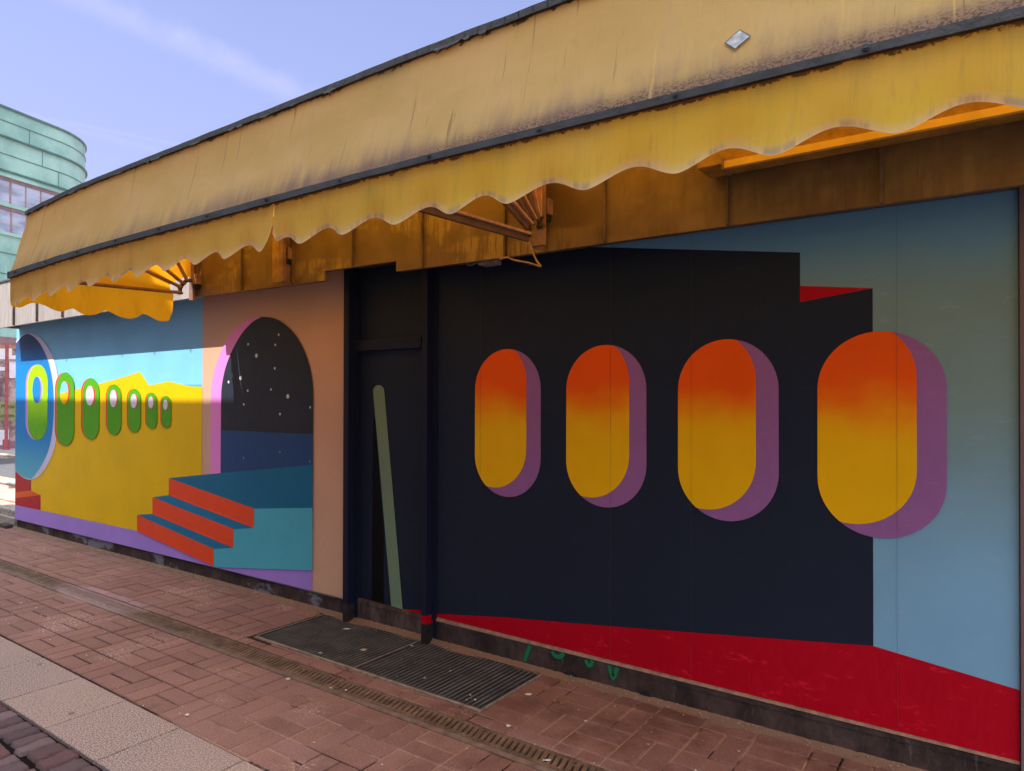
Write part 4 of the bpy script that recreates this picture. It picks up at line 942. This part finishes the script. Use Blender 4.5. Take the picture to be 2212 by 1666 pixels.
scrap(*C2(1092, 636), .012, .022, 'white sliver left of centre on the nearer grating')
scrap(*C2(1380, 743), .014, .01, 'upper left of the white crumbs by the nearest grating corner')
scrap(*C2(1412, 772), .018, .013, 'biggest white crumb by the nearest grating corner')
scrap(*C2(1358, 772), .010, .008, 'tiny white crumb left of the biggest one at the grating corner')
scrap(*C2(505, 698), .024, .014, 'white scrap on the drain cover in front of the grating joint')
scrap(*C2(597, 711), .022, .012, 'white scrap on the drain edge right of a similar one')
scrap(*C2(234, 640), .03, .02, 'pale pink blot of paper on the bricks before the drain', rot=.8)
scrap(*C2(1865, 1152), .045, .012, 'white paper strip lying across the nearest drain slots', rot=.6)
scrap(*C2(1290, 432), .02, .008, 'white sliver on the mortar at the foot of the plinth')
scrap(*C5(750, 655), .04, .03, 'white crumbs trodden flat on the brick right of the nearer grating', rot=.3)
scrap(*C5(553, 962), .03, .02, 'white blot on the brick between drain and nearer grating')
scrap(*C5(1595, 773), .012, .006, 'tiny white scrap on the brick below the green spray marks')
scrap(*C5(1312, 917), .016, .012, 'pale pebble at a brick corner right of the dry leaf', name='pebble', cat='pebble')
scrap(*C5(1705, 1297), .034, .02, 'reddish torn leaf flat on the near bricks', m_leaf, 'leaf_scrap', 'leaf')
scrap(*C6(540, 62), .05, .025, 'dark brown fallen leaf on the bricks behind the drain', m_leaf, 'fallen_leaf', 'leaf')
scrap(*C6(110, 858), .03, .02, 'pale smear on the brick by the granite slabs')
b = MB(); lx, ly = gnd(*C5(1052, 735), .004)
lp = [(-.045, -.004, .012), (-.03, .012, .004), (0, .016, .018), (.03, .013, .006), (.042, -.002, .012), (.02, -.015, .002), (0, -.01, .012), (-.02, -.016, .003)]
for i in range(8): b.face([(lx + lp[i][0], ly + lp[i][1], lp[i][2]), (lx + lp[(i + 1) % 8][0], ly + lp[(i + 1) % 8][1], lp[(i + 1) % 8][2]), (lx, ly, .016)], m_leaf)
tag(b.build('dry_leaf'), 'curled dry brown leaf on the bricks right of the nearer grating', 'leaf')
m_gum = simple('trodden_gum', P(95, 82, 84), .8, .2, 20, bmp=0)
GR = lambda a, b_: ((a * .678) / 1.8445, (2000 + b_ * .678) / 1.8445)
for (p, s_, lb) in ((GR(237, 955), .035, 'dark gum spot on the granite slab nearest the top left'), (GR(420, 1243), .03, 'dark gum spot on the granite slab beside the cobbles'), (GR(895, 1087), .012, 'small black gum dot on the bricks beside the granite')):
    x, y = gnd(*p); b = MB(); b.tube([(x, y, -.001), (x, y, .0022)], s_ / 2, m_gum, 12); tag(b.build('gum_spot'), lb, 'gum spot', 'gum spots')

m_crumb = simple('pale_crumb', P(176, 156, 146), .9, .3, 30, bmp=0); m_dcrumb = simple('dark_crumb', P(60, 42, 36), .9, .3, 30, bmp=0)
cr_ = MB()
for i in range(420):
    x = random.uniform(-11, .6); y = -random.random() ** .8 * 1.95 - .05; r = random.uniform(.0015, .005) * (1.3 if x < -5 else 1); k = len(cr_.v); z = .002; mm = cr_.m(m_crumb if i % 3 else m_dcrumb); e = random.uniform(.5, 1.6)
    cr_.v += [(x - r * e, y, z), (x + r * e, y, z), (x, y - r, z), (x, y + r, z), (x, y, z + r * .7), (x, y, z - r * .4)]
    for a, b_, c in ((0, 2, 4), (2, 1, 4), (1, 3, 4), (3, 0, 4), (2, 0, 5), (1, 2, 5), (3, 1, 5), (0, 3, 5)): cr_.f.append([k + a, k + b_, k + c]); cr_.mi.append(mm)
tag(cr_.build('crumbs'), 'tiny pale and dark crumbs scattered over the brick pavement', 'crumbs', kind='stuff')
# ------------------------------------------------------------------ street beyond the corner
m_street = newmat('sunny_setts'); v = posvec(m_street)
c_ = mmix(m_street, mrange(m_street, mnoise(m_street, v, 5, 7, .7), .4, .65), P(150, 110, 95), P(185, 150, 130)); link(m_street, c_, bsdf(m_street).inputs['Base Color']); bsdf(m_street).inputs['Roughness'].default_value = .9; bump(m_street, mnoise(m_street, v, 14, 4), .6, .02)
b = MB(); b.box((-60, .03, -.05), (-10.2, 60, -.012), m_street); b.box((-60, -60, -.05), (-13.2, .03, -.012), m_street); tag(b.build('street'), kind='structure')
m_asph = simple('grey_asphalt', (.11, .105, .11), .9, .2, 10)
b = MB(); b.box((-22, 2.2, -.008), (-15.2, 40, -.004), m_asph); tag(b.build('road'), kind='structure')
m_pave = simple('pale_kerb_stone', (.42, .38, .36), .85, .2, 12)
b = MB(); b.box((-15.2, 1.5, -.02), (-14.6, 40, .08), m_pave); b.box((-24.5, 1.5, -.02), (-22.0, 40, .1), m_pave); tag(b.build('sidewalk'), kind='structure')
b = MB(); b.box((-12.0, .42, -.02), (-11.3, 8, -.002), m_pave); tag(b.build('pale_paving_band'), kind='structure')
# kerb stones stacked at the corner
x0, y0 = gnd(15, 1134)
for (p0, p1, lb) in (((x0 - .55, y0, .0), (x0 + .25, y0 + .22, .11), 'rough grey kerb stone lying on the pavement at the wall corner'), ((x0 - .45, y0 + .02, .112), (x0 + .22, y0 + .22, .20), 'upper kerb stone resting on another at the wall corner')):
    b = MB(); b.bevbox(p0, p1, simple('rough_kerb_granite', (.36, .32, .30), .9, .35, 22, bmp=.9), .01, .012); tag(b.build('kerb_stone'), lb, 'kerb stone', 'kerb stones at the corner')
xf, yf = gnd(12, 1140)
b = MB(); b.bevbox((xf - .1, yf - .03, 0), (xf + .12, yf + .04, .05), simple('broken_brick_piece', (.06, .045, .045), .9), .01, .01); tag(b.build('brick_fragment'), 'dark broken piece of brick in front of the kerb stones', 'rubble')
# tubular railing
m_rail = simple('galvanised_rail', (.42, .38, .32), .45, .15, 8, metal=.5)
RL = empty('railing', (-12, .4, 0), 'galvanised tubular railing beyond the left corner of the painted wall', 'railing')
for (py, nm) in ((983, 'top_rail'), (1043, 'middle_rail')):
    xx, zz = plane(5, py, .4); b = MB(); b.tube([(-13.6, .4, zz), (-10.3, .4, zz)], .024, m_rail, 14); b.build(nm, RL, smooth=True)
zt_ = plane(5, 983, .4)[1]
for x in (-13.6, -10.3): b = MB(); b.tube([(x, .4, 0), (x, .4, zt_ + .02)], .024, m_rail, 14); b.build('rail_post', RL, smooth=True)

# ------------------------------------------------------------------ green copper building
m_cop = newmat('green_copper_sheet'); v = posvec(m_cop)
c_ = mmix(m_cop, mrange(m_cop, mnoise(m_cop, v, .8, 6, .6), .35, .65), P(112, 150, 140), P(138, 176, 163)); c_ = mmix(m_cop, mrange(m_cop, mnoise(m_cop, posvec(m_cop, (3, 3, .6)), 2, 7, .7), .55, .72, 0, .35), c_, P(150, 190, 178))
link(m_cop, c_, bsdf(m_cop).inputs['Base Color']); bsdf(m_cop).inputs['Roughness'].default_value = .6; bump(m_cop, mnoise(m_cop, v, 5, 5), .2, .02)
m_cops = simple('dark_copper_seam', P(70, 98, 92), .7, .2, 5); m_brn = simple('brown_window_frame', P(120, 96, 98), .5, .2, 5); m_brick2 = simple('shop_brick', P(150, 110, 92), .8, .2, 9)
m_glass = newmat('painted_sky_glass'); g = bsdf(m_glass); g.inputs['Roughness'].default_value = .06; g.inputs['Specular IOR Level'].default_value = .9
c_ = mmix(m_glass, mrange(m_glass, mnoise(m_glass, posvec(m_glass, (.5, .5, 1.4)), 1.5, 4), .35, .65), P(112, 118, 130), P(156, 164, 178)); link(m_glass, c_, g.inputs['Base Color'])  # pale sky reflection mixed into the glass base colour
CP = Vector((*gnd(0, 975), 0)); CDr = Vector((-.2957, .9553, 0)); CN = Vector((.9553, .2957, 0))
RC = 2.3
def cpx(t): # horizontal pixel of plan point
    p = plan(t); v_ = p - CAM; return 1106 + 1500 * v_.dot(r_) / v_.dot(f_)
S1 = 1.5
def plan(t, o=0.0):
    """point on the facade line at arc length t, then round the corner; o = offset outwards"""
    if t <= S1: return CP + CDr * t + CN * o
    a = min((t - S1) / RC, 2.6); c = CP + CDr * S1 - CN * RC
    ex = RC * 0
    q = c + (CN * math.cos(a) + CDr * math.sin(a)) * (RC + o)
    if (t - S1) / RC > 2.6:
        tg = (-CN * math.sin(2.6) + CDr * math.cos(2.6)); q = q + tg * (t - S1 - 2.6 * RC)
    return q
for _ in range(200):
    mxp = max(cpx(S1 + RC * a / 20) for a in range(0, 40))
    S1 += (180.5 - mxp) * .01
def fz(py):  # height on the facade plane in the left image column
    d = pray(0, py); t = (CP - CAM).dot(CN) / d.dot(CN); return (CAM + d * t).z
ts = [-26, -20, -14, -9, -6, -4, -3, -2, -1, 0, .5, 1] + [S1 * i / 4 for i in range(1, 5)] + [S1 + RC * 2.6 * i / 26 for i in range(1, 27)] + [S1 + RC * 2.6 + 6]
ts = sorted(set(t for t in ts if t <= S1 or t > S1))
CB = empty('copper_building', tuple(CP), 'tall building clad in pale green copper with a rounded corner, behind the awning', 'building')
def band(mb, z0, z1, mat, o=0.0, t0=-1e9, t1=1e9):
    tt = [t for t in ts if t0 <= t <= t1]
    for a, b_ in zip(tt, tt[1:]):
        p, q = plan(a, o), plan(b_, o); mb.face([(p.x, p.y, z0), (q.x, q.y, z0), (q.x, q.y, z1), (p.x, p.y, z1)], mat)
def ledge(mb, z, h, o, mat, t0=-1e9, t1=1e9):
    tt = [t for t in ts if t0 <= t <= t1]
    for a, b_ in zip(tt, tt[1:]):
        p, q, p2, q2 = plan(a, o), plan(b_, o), plan(a, -.02), plan(b_, -.02)
        mb.face([(p.x, p.y, z), (q.x, q.y, z), (q.x, q.y, z + h), (p.x, p.y, z + h)], mat); mb.face([(p.x, p.y, z + h), (q.x, q.y, z + h), (q2.x, q2.y, z + h), (p2.x, p2.y, z + h)], mat); mb.face([(p2.x, p2.y, z), (q2.x, q2.y, z), (q.x, q.y, z), (p.x, p.y, z)], mat)
Z = {k: fz(v_) for k, v_ in dict(top=228, s1=258, s2=294, s3=330, s4=366, s5=379, w1t=384, g1t=394, g1b=431, g1f=437, c2=434.6, c2b=443, f2=454, g2b=502, c3=502, c3b=545, c4=590, low=727).items()}
b = MB()
band(b, Z['s5'], Z['top'], m_cop); band(b, Z['low'], Z['c3'], m_cop); band(b, Z['c2b'], Z['c2'], m_cop, .03)
wb = b.build('cladding', CB, smooth=False)
b = MB()
top = [plan(t) for t in ts]; b.face([(p.x, p.y, Z['top']) for p in top], m_roof); b.build('roof', CB)
b = MB()
ledge(b, Z['s1'], .018, .02, m_cops); ledge(b, Z['s2'], .05, .07, m_cops); ledge(b, Z['s3'], .018, .02, m_cops); ledge(b, Z['s4'] - .02, .05, .05, m_cops); ledge(b, Z['s5'] + .0, .09, .05, m_cop)
ledge(b, Z['top'] - .03, .07, .04, m_cops); ledge(b, Z['c3'] - .05, .09, .08, m_cop); ledge(b, Z['c3b'], .02, .02, m_cops); ledge(b, Z['c4'], .02, .02, m_cops)
b.build('seam', wb)
def tpx(px):
    lo, hi = -5, S1 + RC * 1.2
    for _ in range(50):
        mid = (lo + hi) / 2
        if cpx(mid) < px: lo = mid
        else: hi = mid
    return lo
b = MB()
for px, za, zb in ((58.5, 's2', 's1'), (87, 's3', 's2'), (122.5, 's4', 's3'), (175.5, 's1', 'top')):
    t = tpx(px); p = plan(t, .006); d = (plan(t + .01) - plan(t)).normalized() * .012; b.face([(p.x - d.x, p.y - d.y, Z[za]), (p.x + d.x, p.y + d.y, Z[za]), (p.x + d.x, p.y + d.y, Z[zb]), (p.x - d.x, p.y - d.y, Z[zb])], m_cops)
b.build('joint', wb)
TWE = tpx(116)
def window(zb, zt, te, nmul, nm='window'):
    o = MB(); band(o, zb, zt, m_brn, -.06, -26, 1e9); o = o.build(nm, CB)
    g = MB(); tt = [-26, -14, -6, te]
    for a, c in zip(tt, tt[1:]):
        p, q = plan(a, -.03), plan(c, -.03); g.face([(p.x, p.y, zb + .02), (q.x, q.y, zb + .02), (q.x, q.y, zt - .10), (p.x, p.y, zt - .10)], m_glass)
    g.build('pane', o)
    fr = MB(); ledge(fr, zt - .10, .10, .0, m_brn); fr.build('frame', o)
    for i in range(nmul):
        ml = MB()
        t = te - .01 - i * .5; p = plan(t, -.028); q = plan(t + (.03 if i % 3 else .05), -.0); ml.face([(p.x, p.y, zb), (q.x, q.y, zb), (q.x, q.y, zt - .1), (p.x, p.y, zt - .1)], m_brn); ml.build('mullion', o)
window(Z['c2'], Z['s5'], TWE, 26); window(Z['c3'], Z['c2b'], S1, 34)
# inner floor seen as brick strip at the foot of the lower window
# ground floor shop front
sf = MB(); zs = fz(741); band(sf, fz(752), fz(741), m_brick2, .01); band(sf, fz(741), Z['low'], m_brn, .03); band(sf, -.05, fz(955), m_brn, .02); shop = sf.build('shop_front', CB)
m_sg = newmat('shop_glass'); g = bsdf(m_sg); g.inputs['Roughness'].default_value = .08; c_ = mmix(m_sg, mrange(m_sg, mnoise(m_sg, posvec(m_sg), 1.2, 5, .7), .4, .65), P(88, 70, 66), P(170, 150, 142)); link(m_sg, c_, g.inputs['Base Color'])
g = MB(); band(g, fz(955), fz(752), m_sg, -.02, -26, S1); g.build('glazing', shop)
def fpt(px, py, o=.02):  # point on the facade plane
    d = pray(px, py); t = ((CP + CN * o) - CAM).dot(CN) / d.dot(CN); return CAM + d * t
def fq(mb, x0, x1, y0, y1, mat, o): mb.face([tuple(fpt(x, y, o)) for x, y in ((x0, y1), (x1, y1), (x1, y0), (x0, y0))], mat)
m_cream = simple('cream_sign', P(230, 215, 190), .7, .08); m_wht = simple('white_sign', P(222, 214, 222), .7, .08); m_gband = simple('green_window_band', P(124, 128, 82), .6, .15); m_redp = simple('red_painted_post', P(138, 66, 70), .5, .2); m_txt = simple('dark_lettering', P(66, 58, 50), .7, .1, bmp=0)
s = MB(); fq(s, -30, 26, 753, 770, m_cream, .03); fq(s, -30, 34, 768, 776, m_wht, .035); s.build('fascia_sign', shop)
s = MB(); fq(s, 20, 34, 776, 817, m_wht, .03); s.build('notice', shop); s = MB(); fq(s, -20, 13.5, 793, 801, m_wht, .03); s.build('poster', shop)
s = MB(); fq(s, -30, 33, 868, 909, m_gband, .03); gb = s.build('window_band', shop)
s = MB(); fq(s, -20, 19, 929, 962, m_wht, .03); s.build('poster', shop, label='white poster low in the shop window')
s = MB(); fq(s, -30, 34, 776, 781, m_rail, .05); s.build('blind_rail', shop)
def text(body, px, py, hpx, parent):
    cu = bpy.data.curves.new('lettering', 'FONT'); cu.body = body; cu.size = 1; cu.extrude = .002; cu.materials.append(m_txt)
    o = bpy.data.objects.new('lettering', cu); scene.collection.objects.link(o)
    dg = bpy.context.evaluated_depsgraph_get(); me = bpy.data.meshes.new_from_object(o.evaluated_get(dg)); bpy.data.objects.remove(o)
    h = (fpt(px, py - hpx) - fpt(px, py)).length; p = fpt(px, py, .045)
    Mx = Matrix((CDr, Vector((0, 0, 1)), CN)).transposed(); me.materials.clear(); me.materials.append(m_txt)
    off = wloc(parent)
    for v_ in me.vertices: q = Mx @ (v_.co * h * 1.35); v_.co = q + p - off
    t = bpy.data.objects.new('lettering', me); scene.collection.objects.link(t); t.parent = parent
text('r Mensch', -6, 882, 9, gb); text('Komms se', -6, 902, 9, gb)
RP = empty('red_post', tuple(fpt(12, 968, .9) * 1), 'slim red painted post standing before the shop window at the far left', 'post')
rp = fpt(14, 900, .9); b = MB(); b.tube([(rp.x, rp.y, 0.08), (rp.x, rp.y, fz(748))], .045, m_redp, 12); b.build('shaft', RP); b = MB(); b.tube([(rp.x, rp.y, .0), (rp.x, rp.y, .4)], .09, m_redp, 12); b.build('base', RP)

# ------------------------------------------------------------------ row of houses across the street, behind the viewpoint; its eaves set the shadow line on the wall
OB = empty('unseen_terrace_house', (-5, -9, 0), 'plain rendered terrace across the street behind the viewpoint', 'building')
OY = -6.2; OH = 1.585 - OY * 1.6
m_ow = simple('pale_render', (.68, .65, .60), .9, .15, 2)
b = MB(); b.box((-13.8, -12, -.05), (.9, OY, OH), m_ow); b.build('wall', OB)
for fl in range(3):
    for i in range(6):
        x = -13.2 + i * 2.3; b = MB(); z = 1.0 + fl * 3.2; b.box((x, OY, z), (x + 1.3, OY + .03, z + 1.7), m_glass); b.build('window', OB)
